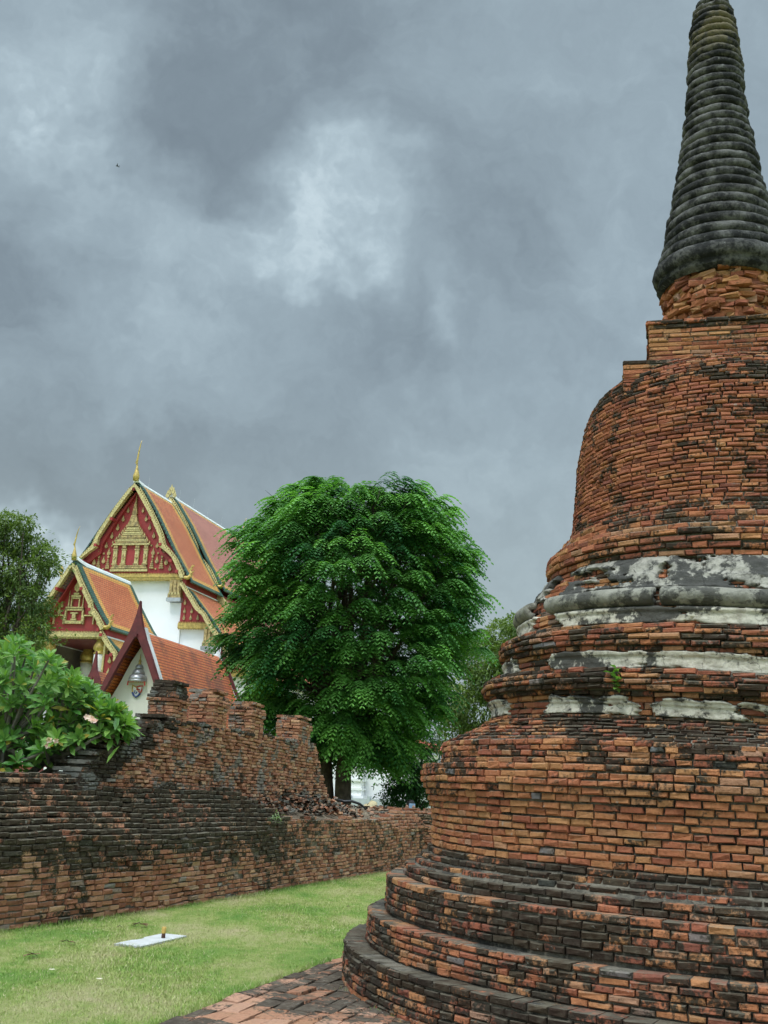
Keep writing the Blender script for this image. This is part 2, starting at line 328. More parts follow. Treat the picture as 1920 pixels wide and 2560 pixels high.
# one course-built brick skin: arrays of brick centres (front face), tangents, normals
def bricks(name, P, T, N, L, Hh, Dp, soot, mat, parent=None, ch=.010, jit=.0028, rock=.0045, tilt=.014, origin=None, tone=None, K=None):
    P = np.asarray(P, float); n = len(P); T = np.asarray(T, float); N = np.asarray(N, float)
    T = T/np.linalg.norm(T, axis=1)[:, None]; N = N/np.linalg.norm(N, axis=1)[:, None]
    Kv = np.cross(N, T); Kv *= np.sign(Kv[:, 2:3]+1e-9)
    if K is not None: Kv = K
    L = np.broadcast_to(L, n).astype(float); Hh = np.broadcast_to(Hh, n).astype(float); Dp = np.broadcast_to(Dp, n).astype(float)
    a = RNG.normal(0, tilt, n)[:, None]; T2 = T+N*a; b = RNG.normal(0, tilt*.6, n)[:, None]; K2 = Kv+T*b*.6; T2 = T2-Kv*b*.6
    P = P+N*RNG.normal(0, rock, n)[:, None]
    V = np.zeros((n, 12, 3)); q = [(-1, -1), (1, -1), (1, 1), (-1, 1)]
    for ring, (dep, ins) in enumerate(((None, 0), (ch, 0), (0, ch))):
        for j, (sa, sb) in enumerate(q):
            hl = (L/2-ins)[:, None]; hh = (Hh/2-ins*.8)[:, None]
            dd = (Dp if dep is None else np.full(n, dep))[:, None]
            V[:, ring*4+j] = P+T2*sa*hl+K2*sb*hh-N*dd
    V[:, 4:] += RNG.normal(0, jit, (n, 8, 3))
    # worn corners
    wc = RNG.random((n, 4)) < .22
    V[:, 8:12] -= N[:, None, :]*(wc*RNG.uniform(.002, .009, (n, 4)))[:, :, None]
    f = []
    for r in (0, 1):
        for j in range(4): k = (j+1) % 4; f.append((r*4+j, r*4+k, r*4+4+k, r*4+4+j))
    f.append((8, 9, 10, 11)); f = np.array(f)
    F = (f[None]+(np.arange(n)*12)[:, None, None]).reshape(-1, 4)
    r1 = RNG.random(n) if tone is None else np.clip(tone+RNG.normal(0, .2, n), 0, .995)
    at_ = np.stack([r1, np.broadcast_to(soot, n), RNG.random(n), np.ones(n)], -1)
    return mk(name, V.reshape(-1, 3), F, mat, parent, attr=np.repeat(at_, 9, 0), origin=origin)
def runlen(total, mean, spread=.35):
    k = max(1, int(round(total/mean))); l = RNG.uniform(1-spread, 1+spread, k); return l/l.sum()*total
def snoise(x, seed=0):  # smooth 1-d noise
    return (math.sin(x*1.3+seed)+math.sin(x*2.9+seed*2.1+1)*.6+math.sin(x*6.1+seed*.7)*.35)/1.95

# ------------------------------------------------------------------ the stupa
AX = np.array([3.36, 9.93])
stupa = thing('stupa', 'tall round weathered orange brick stupa with a ringed black spire', 'stupa', (AX[0], AX[1], 0))
def ring_bricks(name, zr, cz, mean, soot_f, mat=M_STUPA, depth=.15, gap=.013, **kw):
    """zr: polyline of (z, r) with rising z; one brick course every ch metres"""
    zs = np.array([a for a, _ in zr]); rs = np.array([b for _, b in zr]); k = max(1, int(round((zs[-1]-zs[0])/cz))); h = (zs[-1]-zs[0])/k
    P = []; T = []; N = []; Lh = []; S = []; Hs = []
    for i in range(k):
        z = zs[0]+(i+.5)*h; r = float(np.interp(z, zs, rs))
        ls = runlen(2*math.pi*r, mean); ph = RNG.random()*6.28; c = 0
        for l in ls:
            a = ph+(c+l/2)/r; c += l
            zz = z+.006*snoise(a*5, i*.15)
            P.append((AX[0]+r*math.cos(a), AX[1]+r*math.sin(a), zz+float(sett(z, a, r)))); T.append((-math.sin(a), math.cos(a), 0)); N.append((math.cos(a), math.sin(a), 0))
            Lh.append(l-gap); S.append(soot_f(z, a, i, k)); Hs.append(h-gap*.75+RNG.normal(0, .0015))
    return bricks(name, P, T, N, Lh, Hs, depth, S, mat, stupa, **kw)
def core(name, prof, mat=M_MORTAR, inset=.02, parent=stupa):
    mb = MB(); mb.lathe([(z, max(r-inset, .02)) for z, r in prof], (AX[0], AX[1], 0), 128); mb.V = [(x, y, z+float(sett(z, math.atan2(y-AX[1], x-AX[0]), math.hypot(x-AX[0], y-AX[1])))) for x, y, z in mb.V]; return mb.build(name, mat, parent, smooth=False)
C_ = .0535
def tier(zr0, zr1, r, sf): return ring_bricks('base_tier', [(zr0, r), (zr1, r-.012)], C_, .16, sf, depth=.2)
tier(0.0, .333, 3.521, lambda z, a, i, k: .40 if i < 1 else (.62 if i < k-2 else .86))
tier(.333, .58, 3.333, lambda z, a, i, k: .50 if i < k-1 else .55)
tier(.60, .883, 3.177, lambda z, a, i, k: .74 if i < k-1 else .48)
ring_bricks('base_step', [(.875, 3.02), (.955, 3.01), (.956, 2.93), (1.01, 2.915), (1.055, 2.87), (1.14, 2.79)], .053, .17, lambda z, a, i, k: .72)
ring_bricks('drum', [(1.14, 2.783), (1.35, 2.776), (1.536, 2.817), (1.64, 2.865), (1.70, 2.893), (1.846, 2.886)], .0545, .148,
            lambda z, a, i, k: .06+max(0, (z-1.5))*1.25+.1*snoise(a*7, 2), tone=.58)
ring_bricks('drum', [(1.85, 2.718), (2.044, 2.713)], .05, .15, lambda z, a, i, k: .44)
ring_bricks('sloping_shoulder', [(2.044, 2.68), (2.163, 2.436), (2.285, 2.25)], .034, .17, lambda z, a, i, k: .55, depth=.2)
def corn(z0, z1, zr, soot, cz=.047, name="cornice"): return ring_bricks(name, zr, cz, .19, lambda z, a, i, k: soot+.12*snoise(a*4, i*2), depth=.18, ch=.011, rock=.006)
corn(0, 0, [(2.285, 2.235), (2.44, 2.235)], .30, name='plinth_course')
corn(0, 0, [(2.43, 2.27), (2.47, 2.29), (2.50, 2.35), (2.56, 2.372), (2.60, 2.34), (2.65, 2.22)], .55)
corn(0, 0, [(2.65, 2.12), (2.80, 2.12)], .30, name='plinth_course')
corn(0, 0, [(2.79, 2.15), (2.84, 2.17), (2.87, 2.215), (2.95, 2.20), (3.02, 2.07)], .50)
corn(0, 0, [(3.02, 1.99), (3.17, 1.99)], .3, name='plinth_course')
corn(0, 0, [(3.17, 1.96), (3.40, 1.84), (3.60, 1.68)], .35, name='plinth_course')
corn(0, 0, [(3.60, 1.72), (3.72, 1.765), (3.795, 1.753), (3.87, 1.664), (3.985, 1.58)], .36, .052)
ring_bricks('bell', [(3.986, 1.578), (4.045, 1.536), (4.189, 1.502), (4.633, 1.476), (4.823, 1.461), (5.127, 1.406), (5.344, 1.339), (5.46, 1.26)], .041, .135,
            lambda z, a, i, k: .17+.34*max(0, snoise(a*3+z*2.0, 3.3))+(.25 if z > 5.2 else 0)+(.2 if z < 4.1 else 0)+.06, rock=.0038, jit=.0024, tone=.30)
ring_bricks('bell_shoulder', [(5.46, 1.25), (5.53, 1.18), (5.58, 1.09), (5.62, .98), (5.65, .86)], .03, .16, lambda z, a, i, k: .5, depth=.2)
core('mortar_core', [(0, 3.50), (.325, 3.50), (.326, 3.31), (.572, 3.31), (.573, 3.155), (.875, 3.155), (.876, 3.0), (.945, 2.99), (1.13, 2.77), (1.35, 2.755), (1.64, 2.85), (1.70, 2.875), (1.838, 2.868), (1.839, 2.70), (2.036, 2.695),
    (2.15, 2.42), (2.28, 2.22), (2.43, 2.22), (2.50, 2.33), (2.57, 2.34), (2.65, 2.19), (2.66, 2.11), (2.79, 2.11), (2.86, 2.18), (2.94, 2.17), (3.01, 2.05), (3.02, 1.98), (3.17, 1.97), (3.39, 1.83), (3.59, 1.67), (3.61, 1.70), (3.72, 1.74), (3.79, 1.73), (3.98, 1.56), (4.19, 1.485), (4.82, 1.445), (5.34, 1.32), (5.52, 1.17), (5.6, 1.0), (5.66, .4)], M_LEDGE)
# ragged plaster mouldings that still cling to the brick
def nz3(x, y, z):
    return (math.sin(x*3.1+y*1.7+z*2.3)+math.sin(x*5.3-y*4.1+z*6.1+1.3)+.7*math.sin(x*11.7+y*9.3-z*13.0)+.5*math.sin(x*23+y*19+z*31))/3.2
def plaster(name, zr, mat, thr, seed, nz=8, cell=.022, gaps=()):
    zs = np.array([a for a, _ in zr]); rs = np.array([b for _, b in zr]); rm = rs.max(); na = int(2*math.pi*rm/cell); nz = nz*2
    V = []; F = []; hid = {}
    for j in range(nz+1):
        z = zs[0]+(zs[-1]-zs[0])*j/nz; r = float(np.interp(z, zs, rs))
        for k in range(na):
            a = 2*math.pi*k/na; x, y = math.cos(a), math.sin(a); X_, Y_ = x*rm, y*rm; e = min(j, nz-j)/nz
            v = nz3(X_*.8+seed, Y_*.8, z*1.5)+.42*nz3(X_*3.5, Y_*3.5+seed, z*7)+.22*nz3(X_*11+seed, Y_*11, z*16)
            gp = max([0]+[w_-abs((math.degrees(a)-g_+180) % 360-180)+2.2*snoise(z*22+g_, seed) for g_, w_ in gaps]); q = (v-thr-max(0, .10-e)*3.2-gp*.8)/.09; q = min(1, max(0, q)); hid[(j, k)] = q
            rr = r-.075*(1-q)+.006*nz3(x*6+seed, y*6, z*9)+RNG.normal(0, .0012)
            V.append((AX[0]+rr*x, AX[1]+rr*y, z+.004*nz3(x*9, y*9+seed, z*3)+float(sett(z, a, r))))
    for j in range(nz):
        for k in range(na):
            k2 = (k+1) % na
            if max(hid[(j, k)], hid[(j, k2)], hid[(j+1, k)], hid[(j+1, k2)]) > 0: F.append((j*na+k, j*na+k2, (j+1)*na+k2, (j+1)*na+k))
    o = mk(name, V, F, mat, stupa, smooth=True)
    bm = bmesh.new(); bm.from_mesh(o.data); bmesh.ops.delete(bm, geom=[v for v in bm.verts if not v.link_faces], context='VERTS'); bm.to_mesh(o.data); bm.free()
    s = o.modifiers.new('thickness', 'SOLIDIFY'); s.thickness = .03; s.offset = -1
    return o
plaster('plaster_band', [(2.29, 2.262), (2.37, 2.258), (2.375, 2.275), (2.40, 2.28), (2.405, 2.295), (2.425, 2.30)], M_PLA_W, -.50, 4.0, gaps=[(202, 9), (234.5, 3), (20, 12), (100, 20)])
plaster('plaster_band', [(2.655, 2.148), (2.75, 2.146), (2.755, 2.16), (2.785, 2.172)], M_PLA_W, -.50, 9.0, gaps=[(199, 9), (60, 14), (140, 12)])
plaster('plaster_band', [(3.03, 2.022), (3.115, 2.018), (3.12, 2.03), (3.145, 2.04), (3.16, 2.02)], M_PLA_W, -.66, 1.0, nz=6, gaps=[(199, 7.5), (90, 15)])
plaster('plaster_slab', [(3.32, 1.925), (3.345, 1.92), (3.35, 1.90), (3.46, 1.855), (3.465, 1.83), (3.55, 1.79), (3.62, 1.71)], M_PLA_G, -.40, 6.0, nz=12, gaps=[(196, 7.5), (234.5, 1.3), (60, 20)])
# rounded grey torus moulding, broken open in places
def torus_mould():
    prof = [(3.165+.075+.085*math.sin(p)*.95, 1.965+.105*math.cos(p)) for p in np.linspace(-1.5, 1.7, 12)]
    zr = prof; na = 560; V = []; F = []
    gaps = [(R(196), R(6)), (R(235), R(.6)), (R(30), R(5)), (R(120), R(8))]
    for z, r in prof:
        for k in range(na):
            a = 2*math.pi*k/na; rr = r+.006*nz3(math.cos(a)*8, math.sin(a)*8, z*4)+RNG.normal(0, .001)
            V.append((AX[0]+rr*math.cos(a), AX[1]+rr*math.sin(a), z+.005*snoise(a*6, 1)+float(sett(3.24, a, 2.0))))
    n = len(prof)
    for k in range(na):
        a = 2*math.pi*(k+.5)/na
        if any(abs(a-g) < w_+.012*snoise(a*40, 2) for g, w_ in gaps): continue
        for j in range(n-1): F.append((j*na+k, j*na+(k+1) % na, (j+1)*na+(k+1) % na, (j+1)*na+k))
    o = mk('torus_moulding', V, F, M_TORUS, stupa, smooth=True)
    s = o.modifiers.new('thickness', 'SOLIDIFY'); s.thickness = .06; s.offset = -1
torus_mould()
# square block (harmika) in two stages
UX = np.array([math.cos(R(15)), -math.sin(R(15)), 0]); VX = np.array([math.sin(R(15)), math.cos(R(15)), 0]); ZX = np.array([0, 0, 1.])
def square_bricks(name, half, z0, z1, cz, mean, soot, parent, cx, cy, depth=.12, mat=M_STUPA, halfv=None, prof=None, **kw):
    P = []; T = []; N = []; L = []; S = []; H_ = []; k = max(1, round((z1-z0)/cz)); h = (z1-z0)/k; hv0 = halfv or half
    for i in range(k):
        z = z0+(i+.5)*h; ad = prof(i/k) if prof else 0
        hu, hv = half+ad, hv0+ad
        for (t_, n_, hl, hn) in ((UX, -VX, hu, hv), (VX, UX, hv, hu), (-UX, VX, hu, hv), (-VX, -UX, hv, hu)):
            ls = runlen(2*hl, mean); c = -hl
            for l in ls:
                p = np.array([cx, cy, z])+t_*(c+l/2)+n_*hn; c += l
                P.append(p+np.array([0, 0, .003*snoise(c*5, i)])); T.append(t_); N.append(n_); L.append(l-.008); H_.append(h-.008); S.append(soot(z, i, k))
    return bricks(name, P, T, N, L, H_, depth, S, mat, parent, **kw)
square_bricks('harmika', .975, 5.25, 5.60, .045, .19, lambda z, i, k: .25+(.3 if i >= k-1 else 0), stupa, *AX, depth=.25)
square_bricks('harmika', .735, 5.60, 6.10, .045, .19, lambda z, i, k: (.62 if i >= k-2 else (.5 if i < 2 else .16)), stupa, *AX, depth=.3, prof=lambda u: .022 if u > .85 else (.03 if u < .08 else 0))
mb = MB(); mb.box((AX[0], AX[1], 5.42), 1.91, 1.91, .34, UX, VX); mb.box((AX[0], AX[1], 5.84), 1.43, 1.43, .50, UX, VX); mb.build('harmika_core', M_LEDGE, stupa)
# rough broken brick neck under the spire
def rough_ring(name, z0, z1, r_f, cz, mean):
    P = []; T = []; N = []; L = []; S = []; H_ = []; k = int(round((z1-z0)/cz))
    for i in range(k):
        z = z0+(i+.5)*(z1-z0)/k; r = r_f((z-z0)/(z1-z0)); c = 0; ph = RNG.random()*6
        for l in runlen(2*math.pi*r, mean, .5):
            a = ph+(c+l/2)/r; c += l; rr = r+RNG.uniform(-.035, .03)
            P.append((AX[0]+rr*math.cos(a), AX[1]+rr*math.sin(a), z+RNG.normal(0, .006))); T.append((-math.sin(a), math.cos(a), 0)); N.append((math.cos(a), math.sin(a), 0)); L.append(l*.97); S.append(.1+.35*max(0, (z-z0)/(z1-z0)-.7)*3); H_.append((z1-z0)/k*.95)
    return bricks(name, P, T, N, L, H_, .2, S, M_STUPA, stupa, jit=.009, rock=.012, tilt=.14, ch=.014)
rough_ring('spire_neck', 6.08, 6.80, lambda u: .515+.06*math.sin(u*3.1)+.03*u, .05, .13)
mb = MB(); mb.lathe([(6.0, .47), (6.85, .52)], (AX[0], AX[1], 0), 32); mb.build('neck_core', M_MORTAR, stupa)
# spire: one mesh per ring, all under the spire core
spz = np.array([6.76, 6.90, 7.07, 7.154, 7.325, 7.566, 7.862, 8.181, 8.445, 8.738, 9.03, 9.458, 9.892, 10.101, 10.244, 10.34]); spr = np.array([.70, .672, .634, .605, .569, .52, .469, .418, .375, .338, .315, .287, .247, .213, .150, .07])
mb = MB(); mb.lathe([(z, float(np.interp(z, spz, spr))-.07) for z in np.linspace(6.8, 10.33, 50)], (AX[0], AX[1], 0), 48)
spire = mb.build('spire', M_SPIRE, stupa); BASE[spire.name] = BASE[stupa.name]
z = 6.80; q = 0
while z < 10.26:
    h = float(np.interp(z, [6.8, 8.2, 10.2], [.122, .108, .084]))*random.uniform(.93, 1.07); r = float(np.interp(z+h/2, spz, spr)); seg = 96; prof = []
    if q == 0: h = .17
    for p in np.linspace(-1.45, 1.45, 9): prof.append((z+h/2+h*.5*math.sin(p), r-.062+.064*math.cos(p)**.9))
    if q == 0: prof = [(6.70, r-.10), (6.735, r-.03)]+[(z_+.0, r_+.008) for z_, r_ in prof]
    V = []; cx, cy = random.gauss(0, .004), random.gauss(0, .004); sd_ = random.random()*9
    broken = random.random() < .3; bk = random.random()*6.28
    for z_, r_ in prof:
        for k in range(seg):
            a = 2*math.pi*k/seg; wob = .010*snoise(a*3, sd_)+.004*nz3(math.cos(a)*7+sd_, math.sin(a)*7, z_*11)+random.gauss(0, .0015)
            if broken and abs(((a-bk+3.14) % 6.28)-3.14) < .35: wob -= .022
            V.append((AX[0]+cx+(r_+wob)*math.cos(a), AX[1]+cy+(r_+wob)*math.sin(a), z_+.004*snoise(a*2, sd_*2)))
    n = len(prof); F = np.array([(i*seg+k, i*seg+(k+1) % seg, (i+1)*seg+(k+1) % seg, (i+1)*seg+k) for i in range(n-1) for k in range(seg)])
    mk('spire_ring', V, F, M_SPIRE, spire, smooth=True)
    z += h; q += 1
mb = MB(); mb.lathe([(10.24, .12), (10.33, .09), (10.42, .07), (10.47, .05), (10.52, .02)], (AX[0], AX[1], 0), 20); mb.build('spire_tip', M_SPIRE, spire, smooth=True)

def loose_brick(px, py, z, rot, label, tone, L=.15):
    p = gnd(px, py, z); T = np.array([math.cos(rot), math.sin(rot), 0]); N = np.array([math.sin(rot), -math.cos(rot), 0])
    o = bricks('loose_brick', [p+np.array([0, 0, .022])+N*.04], [T], [N], L, .042, .09, .25, M_STUPA, origin=p, tone=tone, jit=.003)
    bm = bmesh.new(); bm.from_mesh(o.data); bm.faces.new([bm.verts[:][i] for i in (3, 2, 1, 0)]); bmesh.ops.recalc_face_normals(bm, faces=bm.faces); bm.to_mesh(o.data); bm.free()
    tag(o, label, 'brick')
loose_brick(1491, 2270, .885, R(-24), 'loose mossy brick lying on the third ledge of the stupa base', .75, .18)
loose_brick(1247, 2355, .585, R(-38), 'small loose orange brick fragment lying on the second ledge of the stupa base', .4, .08)
# little weed growing out of the cornice
def leaf_quads(pts, dirs, L, W, ups, droop=.2, rows=2):
    """pointed folded leaves; returns V,F arrays (n leaves x 8 verts, 6 faces)"""
    n = len(pts); d = dirs/np.linalg.norm(dirs, axis=1)[:, None]; s = np.cross(d, ups); s /= (np.linalg.norm(s, axis=1)[:, None]+1e-9); u = np.cross(s, d)
    L = np.broadcast_to(L, n)[:, None]; W = np.broadcast_to(W, n)[:, None]; dz = np.array([0, 0, -1.])
    def c(f): return pts+d*L*f+dz*L*droop*f*f
    V = np.stack([c(0), c(.35)-s*W*.42+u*W*.12, c(.35), c(.35)+s*W*.42+u*W*.12, c(.72)-s*W*.5+u*W*.13, c(.72), c(.72)+s*W*.5+u*W*.13, c(1.0)], 1)
    f = np.array([(0, 2, 1, 1), (0, 3, 2, 2), (1, 2, 5, 4), (2, 3, 6, 5), (4, 5, 7, 7), (5, 6, 7, 7)])
    tri = []
    for a in f:
        if a[2] == a[3]: tri.append(a[:3])
        else: tri += [a[[0, 1, 2]], a[[0, 2, 3]]]
    tri = np.array(tri); F = (tri[None]+(np.arange(n)*8)[:, None, None]).reshape(-1, 3); return V.reshape(-1, 3), F, len(tri)
wp = at(1492, 1745, 7.9)
a0 = math.atan2(-1, -.55)
ang = math.atan2(wp[1]-AX[1], wp[0]-AX[0]); wb = np.array([AX[0]+2.20*math.cos(ang), AX[1]+2.20*math.sin(ang), 2.44])
weed = thing('weed', 'tiny green weed sprouting from a crack in the white plaster band of the stupa', 'weed', tuple(wb))
n = 26; dd = RNG.normal(0, .6, (n, 3)); dd[:, 0] += math.cos(ang)*1.0; dd[:, 1] += math.sin(ang)*1.0; dd[:, 2] += .6
pp = wb+np.array([math.cos(ang), math.sin(ang), 0])*.12+RNG.normal(0, .02, (n, 3)); pp[:, 2] += RNG.uniform(-.04, .12, n)
V, F, k = leaf_quads(pp, dd, .075, .045, np.tile([0, 0, 1.], (n, 1)))
mk('leaves', V, F, M_PLUM, weed, attr=np.repeat(np.stack([RNG.random(n), RNG.random(n), RNG.random(n)*.5, np.ones(n)], -1), k, 0))
mb = MB(); mb.tube([wb, wb+np.array([math.cos(ang), math.sin(ang), 0])*.11, wb+np.array([math.cos(ang), math.sin(ang), 0])*.13+np.array([0, 0, .12])], [.005, .004, .002], 5); mb.build('stem', M_BRANCH, weed)

# ------------------------------------------------------------------ ground
def lawn_color(t, p):
    n1 = t.noise(t.map(p, (.75, .4, 1), rot=(0, 0, R(-60))), 1.5, 4, .6); n2 = t.noise(p, 6, 5, .65)
    k = t.m('ADD', n1, t.m('MULTIPLY', t.m('SUBTRACT', n2, .5), .35))
    return t.ramp(k, [(.30, (.13, .27, .035)), (.43, (.21, .325, .055)), (.51, (.31, .37, .095)), (.60, (.40, .41, .155)), (.70, (.48, .42, .22))])
m, t, b = newmat('mown_grass_ground'); p = pos(t); c = lawn_color(t, p); c = t.mix(t.m('MULTIPLY', t.ss(t.noise(p, 70, 3, .6), .35, .7), .5), c, t.vm('SCALE', c, (0, 0, 0), .5))
t.set(b.inputs['Base Color'], c); b.inputs['Roughness'].default_value = .95; bump(t, b, t.noise(p, 90, 4, .7), .03); M_LAWN = m
m, t, b = newmat('grass_blade'); p = pos(t); c = lawn_color(t, p); at_ = t.n('ShaderNodeAttribute', attribute_name='bc')
s_ = t.n('ShaderNodeSeparateColor'); t.L.new(at_.outputs['Color'], s_.inputs[0]); c = t.mix(t.m('MULTIPLY', s_.outputs[0], .55), c, (.15, .29, .045)); c = t.mix(t.ss(s_.outputs[2], .82, .9), c, (.5, .44, .26))
t.set(b.inputs['Base Color'], c); b.inputs['Roughness'].default_value = .7; M_BLADE = m
g = 1500.; V = []; F = []
xs = np.concatenate([[-g, -200, -60, -20], np.arange(-10, 10.1, .5), [20, 60, 200, g]]); ys = np.concatenate([[-g, -200, -40], np.arange(-5, 30.1, .5), [60, 200, g]])
for y in ys:
    for x in xs: V.append((x, y, .012*snoise(x*1.7, y*.9)*math.exp(-(x*x+y*y)/900)-.004))
nx = len(xs); F = [(j*nx+i, j*nx+i+1, (j+1)*nx+i+1, (j+1)*nx+i) for j in range(len(ys)-1) for i in range(nx-1)]
tag(mk('ground', V, F, M_LAWN, smooth=True), kind='structure')
# mown blades over the visible lawn
WALLP = np.array([(-6.9, 4.6), (-5.9, 6.75), (-4.75, 9.25), (-3.68, 11.54), (-3.16, 12.66), (-2.5, 14.19), (-1.5, 17.01), (-.52, 19.7), (.38, 22.24), (1.3, 24.7), (2.3, 27.4)])
def edge_x(y): return -1.27+(y-7.78)*.339         # lawn / paving border
nb = 210000; y = 6.3+(RNG.random(nb)**1.35)*17; xw = np.interp(y, WALLP[:, 1], WALLP[:, 0]); xr = np.where(y < 10.9, edge_x(y)+RNG.normal(0, .035, nb), 1.6)
x = xw+RNG.random(nb)*(xr-xw)
ok = ((x-AX[0])**2+(y-AX[1])**2 > 3.56**2); sl = ((x+2.12)*.94-(y-11.5)*.33, (x+2.12)*.33+(y-11.5)*.94)
ok &= ~((abs(sl[0]) < .15) & (abs(sl[1]) < .46)); x, y = x[ok], y[ok]; nb = len(x)
h = RNG.uniform(.006, .019, nb)*(1+.5*(RNG.random(nb) < .06)); a = RNG.random(nb)*6.28; wd = RNG.uniform(.0025, .005, nb); lx, ly = RNG.normal(0, .012, nb), RNG.normal(0, .012, nb)
V = np.stack([np.stack([x-np.cos(a)*wd, y-np.sin(a)*wd, np.full(nb, -.012)], -1), np.stack([x+np.cos(a)*wd, y+np.sin(a)*wd, np.full(nb, -.012)], -1), np.stack([x+lx, y+ly, h], -1)], 1).reshape(-1, 3)
F = np.arange(nb*3).reshape(-1, 3)
tag(mk('lawn_grass', V, F, M_BLADE, attr=np.stack([RNG.random(nb), RNG.random(nb), RNG.random(nb), np.ones(nb)], -1)), 'short green and straw-coloured mown grass between the walls and the stupa', 'grass', kind='stuff')
# taller tufts along the paving edge and wall feet
nt = 9000; s = RNG.random(nt); side = RNG.random(nt) < .45
yy = np.where(side, 6.6+s*4.2, 9+s*13.); xx = np.where(side, edge_x(yy)-np.abs(RNG.normal(0, .05, nt))-.005, np.interp(yy, WALLP[:, 1], WALLP[:, 0])+.02+np.abs(RNG.normal(0, .04, nt)))
cu = RNG.random(nt) < .10; ca = R(180)+RNG.random(nt)*R(80); cu &= np.sin(ca*23)+np.sin(ca*57) > .5; rr_ = 3.545+np.abs(RNG.normal(0, .02, nt)); xx = np.where(cu, AX[0]+rr_*np.cos(ca), xx); yy = np.where(cu, AX[1]+rr_*np.sin(ca), yy)
cs = RNG.random(nt) < .05; ea = RNG.random(nt); eb = RNG.random(nt)*4; du_ = np.where(eb < 1, -.15, np.where(eb < 2, .15, (ea-.5)*.3)); dv_ = np.where(eb < 2, (ea-.5)*.92, np.where(eb < 3, -.46, .46)); xx = np.where(cs, -2.12+du_*.94+dv_*.33, xx); yy = np.where(cs, 11.48-du_*.33+dv_*.94, yy)
h = RNG.uniform(.02, .055, nt); h = np.where(cs, h*.6, h); a = RNG.random(nt)*6.28
V = np.stack([np.stack([xx-np.cos(a)*.004, yy-np.sin(a)*.004, np.full(nt, -.012)], -1), np.stack([xx+np.cos(a)*.004, yy+np.sin(a)*.004, np.full(nt, -.012)], -1), np.stack([xx+RNG.normal(0, .02, nt), yy+RNG.normal(0, .02, nt), h], -1)], 1).reshape(-1, 3)
tag(mk('edge_grass', V, np.arange(nt*3).reshape(-1, 3), M_BLADE, attr=np.stack([RNG.random(nt), RNG.random(nt), RNG.random(nt), np.ones(nt)], -1)), 'longer uncut grass along the paving edge and the foot of the wall', 'grass', kind='stuff')
# brick paving
P = []; T = []; N = []; L = []; S = []; H_ = []
E0 = np.array([-1.27, 7.78]); dv = np.array([.339, 1.]); dv = dv/np.linalg.norm(dv); du = np.array([dv[1], -dv[0]])
rot = R(-9); d1 = du; d2 = dv
pav = MB(); poly = [E0-dv*4+du*.01, E0+dv*3.4+du*.01, E0+dv*3.4+du*6, E0-dv*4+du*6]
pav.prism([(q[0], q[1], -.05) for q in poly], [(q[0], q[1], .008) for q in poly]); paving = pav.build('brick_paving', M_LEDGE); tag(paving, kind='structure')
row = 0; c = .0
while c < 5.2:
    wd_ = random.choice((.145, .15, .155)); s = -3.9+random.random()*.2
    while s < 3.35:
        l = random.uniform(.24, .34); cen = E0+d2*(s+l/2)+d1*(c+wd_/2+.008*snoise(s*2, row)); s += l
        if (cen[0]-AX[0])**2+(cen[1]-AX[1])**2 < 3.44**2: continue
        if c > 4.5 and random.random() < .0: continue
        P.append((*cen, .028+random.gauss(0, .004))); T.append((*d2, 0)); N.append((0, 0, 1)); L.append(l-.014); H_.append(wd_-.012); S.append(.56+.4*snoise(cen[0]*2.1, cen[1]*1.6))
    c += wd_; row += 1
Kv = np.tile(np.array([*d1, 0]), (len(P), 1))
bricks('paving_brick', P, T, N, L, H_, .05, S, M_PATH, paving, ch=.006, jit=.005, rock=0, tilt=.012, K=Kv)

# ------------------------------------------------------------------ lower wall (retaining, stepped courses)
seg = np.diff(WALLP, axis=0); sl_ = np.concatenate([[0], np.cumsum(np.hypot(*seg.T))]); STOT = sl_[-1]
def wpt(s):
    x = np.interp(s, sl_, WALLP[:, 0]); y = np.interp(s, sl_, WALLP[:, 1]); e = .3
    t_ = np.array([np.interp(s+e, sl_, WALLP[:, 0])-np.interp(s-e, sl_, WALLP[:, 0]), np.interp(s+e, sl_, WALLP[:, 1])-np.interp(s-e, sl_, WALLP[:, 1]), 0]); t_ /= np.linalg.norm(t_)
    return np.array([x, y]), t_, np.array([t_[1], -t_[0], 0])
def s_at_y(y): return float(np.interp(y, WALLP[:, 1], sl_))
S_STEP1 = s_at_y(16.6); S_STEP2 = s_at_y(17.8); S_FAR = s_at_y(22.3)
def top_h(s):     # top of the whole retaining wall
    if s < S_STEP1: return 1.56
    if s < S_STEP2: return 1.56+(1.06-1.56)*(s-S_STEP1)/(S_STEP2-S_STEP1)
    return float(np.interp(s, [S_STEP2, S_FAR, S_FAR+1.5], [1.06, 1.0, 1.16]))
def face_h(s): return min(top_h(s), .88+.05*snoise(s*.7, 1)+max(0, (s-S_STEP1)*.2)) if s < S_FAR else 0.86
lower = thing('retaining_wall', 'long low mossy brick wall with stepped black courses behind the lawn', 'wall', (WALLP[3][0], WALLP[3][1], 0))
P = []; T = []; N = []; L = []; S = []; H_ = []; CW = .0605
